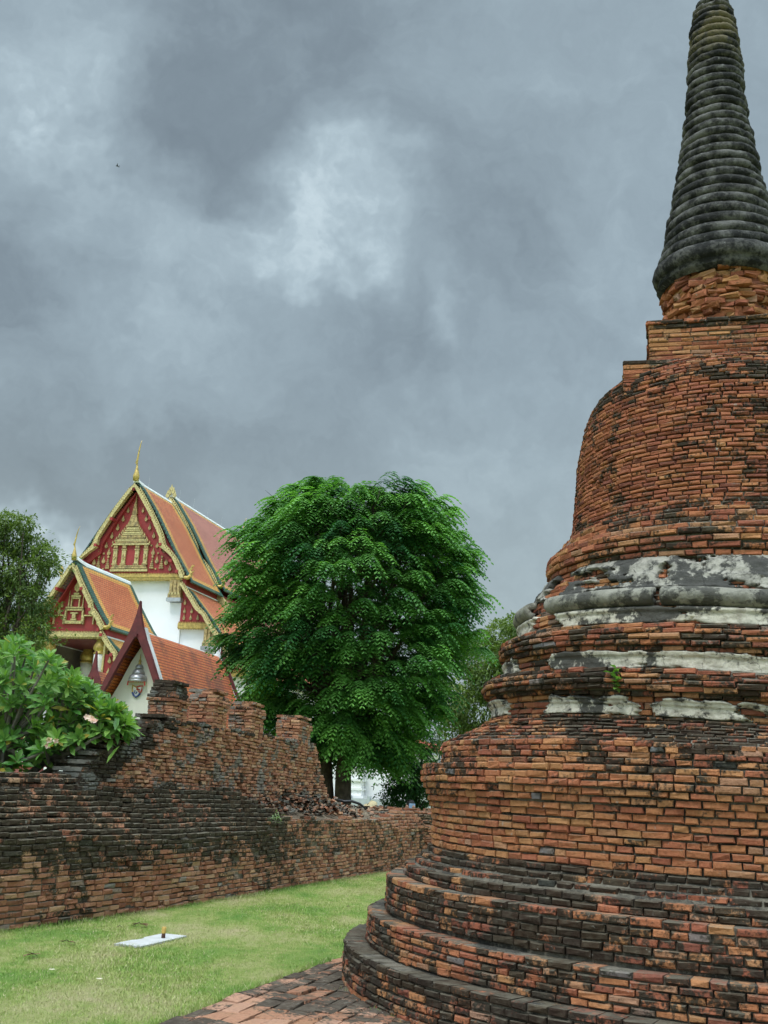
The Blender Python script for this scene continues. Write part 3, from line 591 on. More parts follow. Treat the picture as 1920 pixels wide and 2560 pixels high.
for i in range(27):
    z = (i+.5)*CW; s = RNG.random()*.1
    while s < STOT:
        l = RNG.uniform(.10, .27); sm = s+l/2; s += l
        zz = z+.016*snoise(sm*.8, 5)+.007*snoise(sm*3.1, i*.3)
        if zz > top_h(sm)+.03*snoise(sm*5, 2)+(.02 if RNG.random() < .3 else 0): continue
        fh = face_h(sm); back = max(0, zz-fh)*1.22 + zz*.03
        if sm > S_FAR: back = max(0, (zz-.86)*.9)+zz*.03
        back += .03*nz3(sm*.5, z*1.2, 3)+.012*nz3(sm*2.2, z*4, 1)
        p2, t_, n_ = wpt(sm)
        if RNG.random() < .015 and i > 2: back += .06
        soot = .20+.30*snoise(sm*.9, 4)*.6
        if zz > fh-.06 and sm < S_STEP2+1: soot = .80+.2*snoise(sm*1.7, zz*3) if sm < S_STEP2 else .5
        elif zz > .45: soot += .62*((zz-.45)/.4)**.7 if sm < S_STEP1-.8 else .3
        if sm > S_FAR-1.8: soot = .32
        P.append((p2[0]-n_[0]*back, p2[1]-n_[1]*back, zz)); T.append(t_); N.append(n_); L.append(l-.012); H_.append(CW-.010+RNG.normal(0, .003)); S.append(soot)
bricks('brick_face', P, T, N, L, H_, .2, S, M_WALL, lower, jit=.0038, rock=.006, tilt=.018, ch=.010)
V = []; F = []; ns = 90; prof_n = 8
for k in range(ns+1):
    s = STOT*k/ns; p2, t_, n_ = wpt(s); fh = face_h(s); th = top_h(s)
    bk = max(0, th-fh)*1.22+th*.03 if s < S_FAR else (th-.86)*.9
    for (bb, zz) in ((.03, -.1), (.05, fh*.5), (.06, fh-.05), (bk+.06, th-.045), (bk+.30, th-.03), (bk+.9, th-.05), (bk+1.2, -.1)):
        V.append((p2[0]-n_[0]*bb, p2[1]-n_[1]*bb, zz))
for k in range(ns):
    for j in range(6): F.append((k*7+j, k*7+j+1, (k+1)*7+j+1, (k+1)*7+j))
mk('wall_core', V, F, M_MORTAR, lower)

# ------------------------------------------------------------------ upper ruined wall with merlons
def ux_(y): return .356*y-8.418
uw_t = np.array([.356, 1., 0]); uw_t /= np.linalg.norm(uw_t); uw_n = np.array([uw_t[1], -uw_t[0], 0])
def upt(s): # s measured along the wall, 0 at Y=15.5
    return np.array([ux_(15.5), 15.5])+uw_t[:2]*s
S0, S1 = -3.9, 6.15
def utop(s):
    if s < -.15: return float(np.interp(s, [-3.9, -2.1, -1.96, -1.57, -1.1, -.25, -.15], [1.40, 1.46, 1.58, 1.88, 2.04, 2.35, 2.42]))
    if s < 5.4: return 2.37+.03*snoise(s*4, 3)
    return 2.37-(s-5.4)*1.25
upper = thing('ruined_wall', 'ruined reddish brick wall with four merlons rising from a sloping broken end', 'wall', (ux_(15.5), 15.5, 1.0))
THK = .42
def wall_skin(z0, zt_f, sa, sb, side, soot_f):
    P = []; T = []; N = []; L = []; S = []; H_ = []; i = 0; z = z0
    while z < 2.6:
        s = sa+RNG.random()*.06
        while s < sb:
            l = RNG.uniform(.085, .20); sm = s+l/2; s += l
            zz = z-.028*sm*.35+.012*snoise(sm*1.3, 2)+.006*snoise(sm*4, i*.4)
            if zz > zt_f(sm)+RNG.normal(0, .02): continue
            off = .0+.035*nz3(sm*.7, zz*1.3, 2)+.02*nz3(sm*2.5, zz*5, 5)+(.13*max(0, 1.75-zz) if side > 0 else 0)
            if RNG.random() < .03: off -= .05
            p2 = upt(sm); n_ = uw_n*side; base_off = 0 if side > 0 else THK
            p = np.array([p2[0], p2[1], zz])+n_*(off)-(uw_n*base_off if side < 0 else 0)
            P.append(p); T.append(uw_t); N.append(n_); L.append(l-.010); H_.append(.052-.009+RNG.normal(0, .003)); S.append(soot_f(sm, zz))
            if side > 0 and zz > zt_f(sm)-.16 and sm < 0:
                for oo in (.13, .26): P.append(p-uw_n*(oo+off+RNG.normal(0, .01))); T.append(uw_t); N.append(n_); L.append(l-.010); H_.append(.044); S.append(.9)
        z += .052; i += 1
    return P, T, N, L, H_, S
def usoot(s, z):
    v = .02+.22*nz3(s*1.1, z*2, 7)
    if z > utop(s)-.28-.2*max(0, -s-.6)/2 and s < -.4: v = .9
    elif s < .2 and z > utop(s)-.12: v = .8
    if z < 1.75: v += .25
    if z < 1.45: v += .15
    return v
A = wall_skin(1.0, utop, S0, S1, 1, usoot); B = wall_skin(1.0, utop, S0, S1, -1, usoot)
cat_ = [list(a)+list(b_) for a, b_ in zip(A, B)]
# top course and end face bricks
s = S0
while s < S1:
    l = RNG.uniform(.1, .2); sm = s+l/2; s += l; p2 = upt(sm); zt = utop(sm)+.012-.028*sm*.35
    for off in (.07, .21, .35):
        cat_[0].append(np.array([p2[0], p2[1], zt+.02])-uw_n*(off-.07+RNG.normal(0, .01))); cat_[1].append(uw_t); cat_[2].append(uw_n); cat_[3].append(l-.01); cat_[4].append(.05); cat_[5].append(.8 if sm < 4.8 else .4)
z = 1.0
while z < 2.4:
    se = S1-(max(0, z-1.3))*.62+RNG.normal(0, .03)
    for off in (.1, .3):
        p2 = upt(se); cat_[0].append(np.array([p2[0], p2[1], z])-uw_n*off); cat_[1].append(uw_n); cat_[2].append(uw_t); cat_[3].append(.19); cat_[4].append(.045); cat_[5].append(.4)
    z += .052
bricks('wall_body', *[cat_[i] for i in (0, 1, 2)], cat_[3], cat_[4], .18, cat_[5], M_RUIN, upper, jit=.0042, rock=.009, tilt=.03, ch=.010)
V = []; F = []; n = 200
for k in range(n+1):
    s = S0+(S1-.35-S0)*k/n; p2 = upt(s); zt = utop(s)-.035-.028*s*.35
    for (o_, zz) in ((-.04, .6), (-.05, zt), (-(THK-.04), zt), (-(THK-.04), .6)): V.append((p2[0]+uw_n[0]*o_, p2[1]+uw_n[1]*o_, zz))
for k in range(n):
    for j in range(3): F.append((k*4+j, k*4+j+1, (k+1)*4+j+1, (k+1)*4+j))
F.append((0, 3, 2, 1)); F.append((n*4, n*4+1, n*4+2, n*4+3)); mk('wall_core', V, F, M_MORTAR, upper)
def merlon(s, ln, zb, zt, thick, sag, black, round_top, lab=None):
    P = []; T = []; N = []; L = []; S = []; H_ = []; z = zb; hh = zt-zb; i = 0; k = int(round(hh/.052))
    for i in range(k):
        z = zb+(i+.5)*hh/k; u = i/k; ins = 0
        if round_top: ins = max(0, (u-.66))**1.6*.34; prot = .03 if .52 < u < .72 else 0
        else: ins = max(0, (u-.80))*.55; prot = .022 if .62 < u < .84 else 0
        a0, a1 = s-prot+ins*.2, s+ln+prot-ins*.2; o0, o1 = prot-ins, thick+prot*.5-ins
        so = .02+(.6 if (black and u > .6) else 0)+(.25 if u > .75 else 0)
        def put(p, t_, n_, l): P.append(p); T.append(t_); N.append(n_); L.append(l-.009); H_.append(hh/k-.009); S.append(so+RNG.normal(0, .1))
        for (side, oo) in ((1, o0), (-1, o1)):
            c = a0
            for l in runlen(a1-a0, .14):
                p2 = upt(c+l/2); put(np.array([p2[0], p2[1], z-sag*(c-s)])+uw_n*(oo if side > 0 else -oo), uw_t, uw_n*side, l); c += l
        for (side, aa) in ((-1, a0), (1, a1)):
            c = -o0
            for l in runlen(o1+o0, .16):
                p2 = upt(aa); put(np.array([p2[0], p2[1], z-sag*(aa-s)+.02*c])-uw_n*(c+l/2), uw_n, uw_t*side, l); c += l
    # top layer
    c = s+.02
    for l in runlen(ln-.03, .15):
        for off in np.arange(.05, thick-.02, .12):
            p2 = upt(c+l/2); P.append(np.array([p2[0], p2[1], zt+(.012 if not round_top else .03-.3*(off-thick/2)**2)-sag*(c-s)])-uw_n*(off-.05)); T.append(uw_t); N.append(uw_n); L.append(l-.008); H_.append(.045); S.append(.7 if black else .35)
        c += l
    o = bricks('merlon', P, T, N, L, H_, .13, S, M_RUIN, upper, jit=.004, rock=.005, tilt=.015, ch=.010)
    mbx = MB(); p2 = upt(s+ln/2); mbx.box(np.array([p2[0], p2[1], (zb+zt)/2-.02])-uw_n*thick/2, ln-.1, thick-.1, hh-.06, uw_t, uw_n); q_ = mbx.build('merlon_core', M_MORTAR, o); return o
merlon(0.02, .44, 2.30, 2.93, .42, .06, True, True)
merlon(1.27, .46, 2.30, 2.94, .44, .06, False, False)
merlon(2.62, .48, 2.26, 2.87, .44, .06, False, False)
merlon(4.62, .56, 2.18, 2.80, .46, .04, False, False)
# earth bank between the two walls, running down to the right
m, t, b = newmat('dusty_earth'); p = pos(t); c = t.mix(t.ss(t.noise(p, 2, 6, .6), .4, .65), (.16, .115, .075), (.24, .19, .13)); c = t.mix(t.ss(t.noise(p, 25, 4, .7), .55, .7), c, (.09, .05, .03)); t.set(b.inputs['Base Color'], c); b.inputs['Roughness'].default_value = .98; bump(t, b, t.noise(p, 18, 6, .7), .08); M_EARTH = m
def bank_z(X, Y):
    s = s_at_y(Y); th = top_h(s)-.035; dx = np.interp(Y, WALLP[:, 1], WALLP[:, 0])-X   # distance behind the lower face
    start = max(0, top_h(s)-face_h(s))*1.22+.15; d = max(0, dx-start)
    z_ = th+min(d, .9)*.05
    g_ = math.exp(-((Y-20.3)/2.4)**2)*math.exp(-((X-ux_(min(Y, 21.6))+.1)/1.25)**2)*.34*min(1, max(0, d-.1)/.7)
    z_ += g_
    if d > 1.4: z_ -= (d-1.4)*.8
    return max(z_, -.2)+.02*nz3(X*2, Y*2, 0)
V = []; F = []; gx = np.linspace(0, 1, 22); gy = np.linspace(9, 27.2, 90)
for Y in gy:
    xw_ = np.interp(Y, WALLP[:, 1], WALLP[:, 0])
    s = s_at_y(Y); start = max(0, top_h(s)-face_h(s))*1.22+.14+top_h(s)*.03
    if s > S_FAR: start = max(.25, (top_h(s)-.86)*.9+.12)
    for u in gx: X = xw_-start-u*3.6; V.append((X, Y, bank_z(X, Y)-(.12 if u == 0 else .03)))
F = [(j*22+i, j*22+i+1, (j+1)*22+i+1, (j+1)*22+i) for j in range(len(gy)-1) for i in range(21)]
tag(mk('earth_bank', V, F, M_EARTH, smooth=True), kind='structure')
# tumbled brick rubble at the foot of the upper wall
P = []; T = []; N = []; L = []; S = []; H_ = []
for k in range(800):
    if k < 250: s = RNG.uniform(2.6, 6.6); d = abs(RNG.normal(0, .22)); zlift = .14*math.exp(-d*4)*math.exp(-((s-4.2)/2.1)**2)
    elif k < 500: s = RNG.uniform(4.2, 7.2); d = RNG.uniform(-.1, .8); zlift = .12*math.exp(-d*3)
    else: s = RNG.uniform(5.4, 11.5); d = RNG.uniform(-1.2, 1.5)-(s-5.5)*.15; zlift = 0
    p2 = upt(s)+uw_n[:2]*d; sw = s_at_y(p2[1]); xw_ = np.interp(p2[1], WALLP[:, 1], WALLP[:, 0])
    if p2[0] > xw_-.42: continue
    zz = bank_z(p2[0], p2[1])+zlift*RNG.random()+.01; a = RNG.random()*6.28; tz = RNG.normal(0, .35)
    t_ = np.array([math.cos(a), math.sin(a), tz]); n_ = np.cross(t_, [RNG.normal(0, .3), RNG.normal(0, .3), 1.])
    sz = RNG.uniform(.2, .62)
    P.append((p2[0], p2[1], zz)); T.append(t_); N.append(n_); L.append(.15*sz); H_.append(.045*sz+.01); S.append(RNG.choice([.1, .45, .7]))
tag(bricks('brick_rubble', P, T, N, L, H_, .08, S, M_RUIN, None, jit=.008, rock=0, tilt=.1, ch=.01), 'tumbled broken bricks heaped at the foot of the ruined wall', 'rubble', kind='stuff')
# low far wall of loose courses
P = []; T = []; N = []; L = []; S = []; H_ = []
fa = np.array([-.95, 24.2]); fb = np.array([3.6, 25.2]); tv = (fb-fa)/np.linalg.norm(fb-fa); nv = np.array([tv[1], -tv[0]])
for i in range(24):
    s = RNG.random()*.1; zz0 = (i+.5)*.055
    while s < np.linalg.norm(fb-fa):
        l = RNG.uniform(.12, .3); sm = s+l/2; s += l
        if zz0 > 1.17+.06*snoise(sm*3, 1)+RNG.normal(0, .02)-(.10 if sm < .7 else 0): continue
        bk = max(0, zz0-.9)*.5*(sm > .5)+.03*nz3(sm, zz0*3, 1); q2 = fa+tv*sm-nv*bk
        P.append((q2[0], q2[1], zz0+.012*snoise(sm*2, i*.2))); T.append((*tv, 0)); N.append((*nv, 0)); L.append(l-.012); H_.append(.044); S.append(.45 if zz0 > .9 else .2)
far = thing('far_wall', 'low crumbling brick wall beyond the earth bank left of the stupa', 'wall', (fa[0], fa[1], 0))
bricks('brick_face', P, T, N, L, H_, .25, S, M_WALL, far, jit=.008, rock=.014, tilt=.06)
mb = MB(); mid = (fa+fb)/2-nv*.25; mb.box((mid[0], mid[1], .52), np.linalg.norm(fb-fa)-.1, .3, 1.12, (*tv, 0), (*nv, 0)); mb.build('wall_core', M_MORTAR, far)

# ------------------------------------------------------------------ slab, stub, leaves on the lawn
mb = MB(); A_, B_, C2, D2 = np.array([-2.41, 11.09]), np.array([-2.13, 11.0]), np.array([-1.83, 11.87]), np.array([-2.10, 11.96])
notch = [A_, B_, C2, D2, D2+(A_-D2)*.42, D2+(A_-D2)*.45+(B_-A_)*.12, D2+(A_-D2)*.62+(B_-A_)*.10, D2+(A_-D2)*.66]
mb.prism([(q[0], q[1], -.01) for q in notch], [(q[0], q[1], .014) for q in notch])
M_SLAB = simple('pale_concrete', (.46, .47, .47), .8, .08, 8, 0, .003, (.36, .34, .30), .5)
tag(mb.build('concrete_slab', M_SLAB, origin=(-2.12, 11.5, 0), bevel=.004), 'pale rectangular concrete slab with a chipped edge set in the lawn', 'slab')
sp_ = gnd(408, 2345, .014); post = thing('marker_stub', 'short yellow and brown pipe stub standing on the concrete slab', 'marker', tuple(sp_))
mb = MB(); mb.lathe([(0, .020), (.045, .020)], sp_, 12); mb.build('lower_stub', simple('rusty_brown', (.09, .04, .025), .8, .3, 20), post, smooth=True)
mb = MB(); mb.lathe([(.045, .022), (.05, .023), (.105, .023), (.108, .017)], sp_, 12); mb.build('yellow_sleeve', simple('faded_yellow_plastic', (.50, .33, .08), .6, .15, 20), post, smooth=True)
M_DRY = leaf_mat('dry_brown_leaf', (.10, .06, .03), (.22, .14, .07), .1, .8)
def dry_leaf(px, py, L_, n_, label):
    p = gnd(px, py, .0); th = thing('dead_leaf', label, 'leaf', tuple(p))
    pts = p+RNG.normal(0, .015, (n_, 3))*[1, 1, 0]+np.array([0, 0, .025]); d = RNG.normal(0, 1, (n_, 3)); d[:, 2] = RNG.uniform(.0, .35, n_); d[:, 1] *= .6
    V, F, k = leaf_quads(pts, d, L_, L_*.38, np.tile([0, 0, 1.], (n_, 1)), .3)
    mk('blade', V, F, M_DRY, th, attr=np.repeat(np.stack([RNG.random(n_)]*3+[np.ones(n_)], -1), k, 0))
    mb = MB(); mb.tube([p+np.array([-L_*.5, 0, .02]), p+np.array([0, .01, .04]), p+np.array([L_*.5, 0, .02])], [.003, .004, .002], 5); mb.build('stalk', M_BARK, th)
dry_leaf(346, 2316, .11, 6, 'large curled dead leaf on the grass beyond the concrete slab')
dry_leaf(165, 2361, .09, 4, 'thin dead leaf on the grass left of the concrete slab')
dry_leaf(80, 2395, .09, 5, 'dark crumpled dead leaf on the grass nearest the left edge')
dry_leaf(298, 2323, .05, 2, 'tiny upright dead leaf on the grass beside the large curled one')
dry_leaf(870, 2271, .04, 2, 'tiny dark dead leaf on the far grass near the stupa')
M_PETAL = leaf_mat('fallen_pale_petal', (.55, .50, .42), (.65, .6, .5), .2, .7)
for (px, py, lab) in ((128, 2436, 'small fallen pale blossom on the grass in front of the concrete slab, the left one'), (247, 2460, 'small fallen pale blossom on the grass in front of the concrete slab, the right one')):
    p = gnd(px, py); n_ = 5; a = np.arange(5)*1.256; d = np.stack([np.cos(a), np.sin(a), np.full(5, .35)], -1); V, F, k = leaf_quads(np.tile(p+np.array([0, 0, .03]), (5, 1)), d, .032, .022, np.tile([0, 0, 1.], (5, 1)), 0)
    tag(mk('fallen_blossom', V, F, M_PETAL, None, attr=np.repeat(np.stack([RNG.random(n_)]*3+[np.ones(n_)], -1), k, 0), origin=p), lab, 'blossom')
# ------------------------------------------------------------------ temple hall, gate: local frame u (right), v (along the ridge), w (up)
def W_(O, u, v, w): return np.array([O[0], O[1], 0])+UX*u+VX*v+ZX*w
def strip(mb, O, outer, inner, v0, v1, m=0, sgn=1):
    n = len(outer)
    for i in range(n-1):
        q = [outer[i], outer[i+1], inner[i+1], inner[i]]
        mb.prism([W_(O, sgn*a, v0, b) for a, b in q], [W_(O, sgn*a, v1, b) for a, b in q], m)
def resample(P, n):
    P = np.array(P, float); d = np.concatenate([[0], np.cumsum(np.hypot(*np.diff(P, axis=0).T))]); s = np.linspace(0, d[-1], n); return np.stack([np.interp(s, d, P[:, 0]), np.interp(s, d, P[:, 1])], -1)
def fringe(mb, O, outer, v, step, L_, Wd, sgn=1, m=0):
    P = np.array(outer, float); d = np.concatenate([[0], np.cumsum(np.hypot(*np.diff(P, axis=0).T))]); k = int(d[-1]/step)
    for i in range(k):
        s = (i+.5)*step; p = np.array([np.interp(s, d, P[:, 0]), np.interp(s, d, P[:, 1])]); q = np.array([np.interp(s-.05, d, P[:, 0]), np.interp(s-.05, d, P[:, 1])])
        tg = (q-p); tg /= np.linalg.norm(tg)+1e-9; nn = np.array([-tg[1], tg[0]]); nn = nn if nn[1] > 0 else -nn
        a = tg*.75+nn*.65; b = p+nn*.0
        pts = [b-tg*Wd, b-tg*Wd*.4+nn*L_*.5, b+a*L_, b+tg*Wd*.9+nn*L_*.2, b+tg*Wd]
        mb.prism([W_(O, sgn*x, v-.03, y) for x, y in pts], [W_(O, sgn*x, v+.04, y) for x, y in pts], m)
def roof_panel(name, O, prof, v0, v1, sgn, mats, parent, g=.20, o=.24, thick=.07, plain=False):
    gv, ov = g*1.45, o*1.5
    P = np.array(prof, float); d = np.concatenate([[0], np.cumsum(np.hypot(*np.diff(P, axis=0).T))]); T_ = d[-1]
    ss = sorted(set([0, g, g+o, T_-g-o, T_-g, T_]+list(d[1:-1]))) if not plain else list(d)
    vs = sorted(set([v0, v0+gv, v0+gv+ov, v1-gv-ov, v1-gv, v1])) if not plain else [v0, v1]
    V = []; F = []; fm = []; uv = []
    for s in ss:
        a, b = np.interp(s, d, P[:, 0]), np.interp(s, d, P[:, 1])
        for v in vs: V.append(W_(O, sgn*a, v, b))
    nv = len(vs)
    for i in range(len(ss)-1):
        for j in range(nv-1):
            sm, vm = (ss[i]+ss[i+1])/2, (vs[j]+vs[j+1])/2; e = min(sm, T_-sm); ev = min(vm-v0, v1-vm)
            fm.append(0 if plain else (2 if e < g or ev < gv else (1 if e < g+o or ev < gv+ov else 0)))
            q = [(i, j), (i, j+1), (i+1, j+1), (i+1, j)]
            if sgn < 0: q = q[::-1]
            F.append(tuple(a*nv+b for a, b in q)); uv += [(vs[b], -ss[a]) for a, b in q]
    ob = mk(name, V, F, mats, parent, fm, uv=uv); m_ = ob.modifiers.new('thickness', 'SOLIDIFY'); m_.thickness = thick; m_.offset = -1; return ob
def chofa(name, O, w0, hgt, parent, v=-.02, sc=1.):
    mb = MB(); pts = [(0, w0-.12), (0, w0+.10*sc), (.0, w0+.28*sc), (-.01, w0+.5*sc), (-.02, w0+.62*sc), (-.06, w0+.72*sc), (-.03, w0+.9*sc), (0.0, w0+hgt*.72), (.05, w0+hgt*.9), (.10, w0+hgt)]
    rr = [.13, .15, .10, .05, .035, .06, .045, .035, .022, .006]
    mb.tube([W_(O, a, v, b) for a, b in pts], [r*sc for r in rr], 10); return mb.build(name, M_GOLD, parent, smooth=True)
def naga(mb, O, u, w, v, sgn, sc=1.):
    pts = [(-.12, .05), (.05, .02), (.20, .12), (.24, .30), (.16, .46), (.22, .62), (.30, .80)]; rr = [.10, .12, .10, .075, .06, .035, .006]
    mb.tube([W_(O, sgn*(u+a*sc), v, w+b*sc) for a, b in pts], [r*sc for r in rr], 8, flat=1)
    for k in range(5):
        a, b = pts[k+1]; q = [(u+a*sc, w+b*sc-.06*sc), (u+(a+.20)*sc, w+(b+.12)*sc), (u+a*sc, w+b*sc+.07*sc)]
        mb.prism([W_(O, sgn*x, v-.03, y) for x, y in q], [W_(O, sgn*x, v+.03, y) for x, y in q])
def teeth(mb, O, u0, u1, w, v, step, h, m=0):
    n = int((u1-u0)/step)
    for i in range(n):
        a = u0+(i+.5)*step; q = [(a-step*.42, w), (a+step*.42, w), (a, w+h)]
        mb.prism([W_(O, x, v-.03, y) for x, y in q], [W_(O, x, v+.03, y) for x, y in q], m)
def gbox(mb, O, u0, u1, v0, v1, w0, w1, m=0):
    mb.box(W_(O, (u0+u1)/2, (v0+v1)/2, (w0+w1)/2), abs(u1-u0), abs(v1-v0), abs(w1-w0), UX, VX, ZX, m)
def tear(mb, O, u, w, v, s, m=0):
    q = [(0, -.5), (.26, -.3), (.3, -.05), (.12, .3), (0, .75), (-.12, .3), (-.3, -.05), (-.26, -.3)]
    mb.prism([W_(O, u+a*s, v-.04, w+b*s) for a, b in q], [W_(O, u+a*s, v+.02, w+b*s) for a, b in q], m)

O1 = (-12.2266, 50.0); hall = thing('temple_hall', 'tall white temple hall with tiered tiled roof, red gable and gold trim behind the trees', 'temple', (*O1, 0))
FM = [M_TILE_F, M_TILE_Y, M_TILE_G]; FP = [M_TILE_P, M_TILE_Y, M_TILE_G]
out1 = [(0, 15.70), (.34, 15.36), (.74, 14.82), (1.13, 14.24), (1.50, 13.64), (1.81, 13.12), (2.24, 12.39), (2.56, 11.93), (2.84, 11.51), (3.10, 11.12), (3.34, 10.78)]
in1 = [(0, 15.25), (.17, 15.02), (.52, 14.52), (.90, 13.95), (1.27, 13.34), (1.62, 12.72), (1.66, 12.26), (2.02, 12.02), (2.36, 11.74), (2.66, 11.25), (2.92, 10.72)]
rp1 = [(0, 15.52), (.33, 15.2), (1.13, 14.08), (1.81, 12.98), (2.24, 12.25), (2.84, 11.36), (3.42, 10.52)]
out2 = [(3.02, 10.62), (3.15, 10.56), (3.45, 10.22), (3.75, 9.90), (4.10, 9.48), (4.48, 9.08), (4.78, 8.62), (5.12, 8.24), (5.40, 8.05)]
in2 = [(2.93, 10.42), (3.02, 10.30), (3.28, 9.98), (3.52, 9.66), (3.80, 9.26), (4.20, 8.96), (4.50, 8.52), (4.86, 8.08), (5.20, 7.86)]
rp2 = [(3.0, 10.38), (3.45, 10.05), (4.10, 9.32), (4.48, 8.90), (5.12, 8.08), (5.55, 7.72)]
out3 = [(5.2, 8.0), (5.45, 7.72), (5.72, 7.36), (6.05, 7.12), (6.45, 6.78), (6.95, 6.50)]
in3 = [(5.16, 7.78), (5.30, 7.46), (5.55, 7.12), (5.90, 6.90), (6.30, 6.55), (6.85, 6.30)]
rp3 = [(5.2, 7.84), (5.72, 7.22), (6.45, 6.62), (7.2, 6.2)]
def midl(o_, i_, f=.58): return [(a[0]*(1-f)+b_[0]*f, a[1]*(1-f)+b_[1]*f) for a, b_ in zip(o_, i_)]
mid1, mid2, mid3 = midl(out1, in1), midl(out2, in2), midl(out3, in3)
for sg in (1, -1):
    mb = MB(); strip(mb, O1, mid1, in1, -.12, .10, sgn=sg); mb.build('bargeboard', M_GOLDP, hall)
    mb = MB(); fringe(mb, O1, mid1[1:], -.02, .13, .15, .035, sg); mb.build('leaf_fringe', M_GOLDP, hall); mb = MB(); fringe(mb, O1, mid2, -.02, .13, .13, .035, sg); mb.build('leaf_fringe', M_GOLDP, hall); mb = MB(); fringe(mb, O1, mid3, -.02, .13, .12, .035, sg); mb.build('leaf_fringe', M_GOLDP, hall)
    mb = MB(); strip(mb, O1, mid2, in2, -.12, .10, sgn=sg); mb.build('bargeboard', M_GOLDP, hall); mb = MB(); strip(mb, O1, mid3, in3, -.12, .10, sgn=sg); mb.build('bargeboard', M_GOLDP, hall)
    mb = MB(); naga(mb, O1, 3.22, 10.72, -.02, sg, .85); mb.build('naga_finial', M_GOLD, hall); mb = MB(); naga(mb, O1, 5.25, 7.95, -.02, sg, .75); mb.build('naga_finial', M_GOLD, hall)
    roof_panel('roof', O1, rp1, .08, 3.95, sg, FM, hall)
    rpb = [(a, b+.34) for a, b in rp1]; roof_panel('roof', O1, rpb, 3.98, 14.1, sg, FP, hall)
    roof_panel('roof', O1, rp2, .08, 3.95, sg, FM, hall, g=.16, o=.16); roof_panel('roof', O1, [(a, b+.3) for a, b in rp2], 3.98, 14.1, sg, FP, hall, g=.16, o=.16)
    roof_panel('roof', O1, rp3, .08, 14.1, sg, FM, hall, g=.14, o=.14)
    roof_panel('roof', O1, rp1, 14.12, 18, sg, FM, hall)
    ob_ = [(a, b+.34) for a, b in out1]; ib_ = [(a, b+.34) for a, b in in1]
    ob_ = midl(ob_, ib_); mb = MB(); strip(mb, O1, ob_, ib_, 3.82, 4.02, sgn=sg); fringe(mb, O1, ob_, 3.92, .13, .15, .035, sg); mb.build('bargeboard', M_GOLDP, hall); mb = MB(); strip(mb, O1, [(a, b+.3) for a, b in out2], [(a, b+.3) for a, b in in2], 3.82, 4.02, sgn=sg); mb.build('bargeboard', M_GOLDP, hall)
    mb = MB(); naga(mb, O1, 3.22, 11.06, 3.9, sg, .8); mb.build('naga_finial', M_GOLD, hall)
    # fascia between the roof tiers: red with a white strip
    mb = MB(); gbox(mb, O1, sg*2.96, sg*3.14, .12, 18, 10.36, 10.74, 0); gbox(mb, O1, sg*3.06, sg*3.20, .12, 18, 10.27, 10.37, 1); gbox(mb, O1, sg*4.95, sg*5.2, .12, 18, 7.72, 8.1, 0); mb.pieces('eave_fascia', [M_RED, M_RIDGE], hall)
    # red side pediments
    mb = MB()
    for poly in ([(2.90, 8.62), (4.62, 8.62), (4.30, 9.0), (3.85, 9.3), (3.3, 10.0), (2.90, 10.5)], [(5.0, 6.42), (6.85, 6.42), (6.3, 6.7), (5.6, 7.2), (5.0, 7.95)]):
        mb.prism([W_(O1, sg*a, .36, b) for a, b in poly], [W_(O1, sg*a, .50, b) for a, b in poly])
    pd_ = mb.build('side_pediment', M_RED, hall)
    mb = MB()
    for r_, (w_, us) in enumerate(((10.0, (3.16,)), (9.62, (3.1, 3.5)), (9.22, (3.12, 3.48, 3.86)), (8.9, (3.12, 3.46, 3.82, 4.18))) ):
        for u_ in us: tear(mb, O1, sg*u_, w_, .34, .22)
    for (w_, us) in ((7.3, (5.25,)), (6.98, (5.22, 5.6)), (6.68, (5.25, 5.62, 6.0))):
        for u_ in us: tear(mb, O1, sg*u_, w_, .34, .22)
    mb.pieces('gold_motif', M_GOLDD, pd_)
    mb = MB(); gbox(mb, O1, sg*2.88, sg*4.66, .22, .5, 8.40, 8.62); teeth(mb, O1, min(sg*2.88, sg*4.66), max(sg*2.88, sg*4.66), 8.62, .26, .085, .10); teeth(mb, O1, min(sg*2.88, sg*4.66), max(sg*2.88, sg*4.66), 8.40, .26, .085, -.07); mb.build('gold_cornice', M_GOLD, hall); mb = MB()
    gbox(mb, O1, sg*4.98, sg*6.9, .22, .5, 6.22, 6.42); teeth(mb, O1, min(sg*4.98, sg*6.9), max(sg*4.98, sg*6.9), 6.42, .26, .085, .10); mb.build('gold_cornice', M_GOLD, hall)
    # pilaster capitals
    for (ua, ub, wa, wb_) in ((2.28, 2.94, 9.98, 10.66), (4.26, 4.92, 7.72, 8.40)):
        mb = MB(); gbox(mb, O1, sg*(ua+.04), sg*(ub-.04), .12, .5, wa, wb_)
        for q in range(3): gbox(mb, O1, sg*(ua+.08+q*.19), sg*(ua+.20+q*.19), .07, .14, wa+.04, wb_-.03)
        gbox(mb, O1, sg*ua, sg*ub, .08, .5, wa-.16, wa-.02); gbox(mb, O1, sg*(ua-.04), sg*(ub+.04), .04, .5, wa-.34, wa-.17, 1)
        teeth(mb, O1, min(sg*ua, sg*ub), max(sg*ua, sg*ub), wa-.02, .08, .16, .15, 2); mb.build('pilaster_capital', [M_GOLDD, M_SILVER, M_GOLDP], hall)
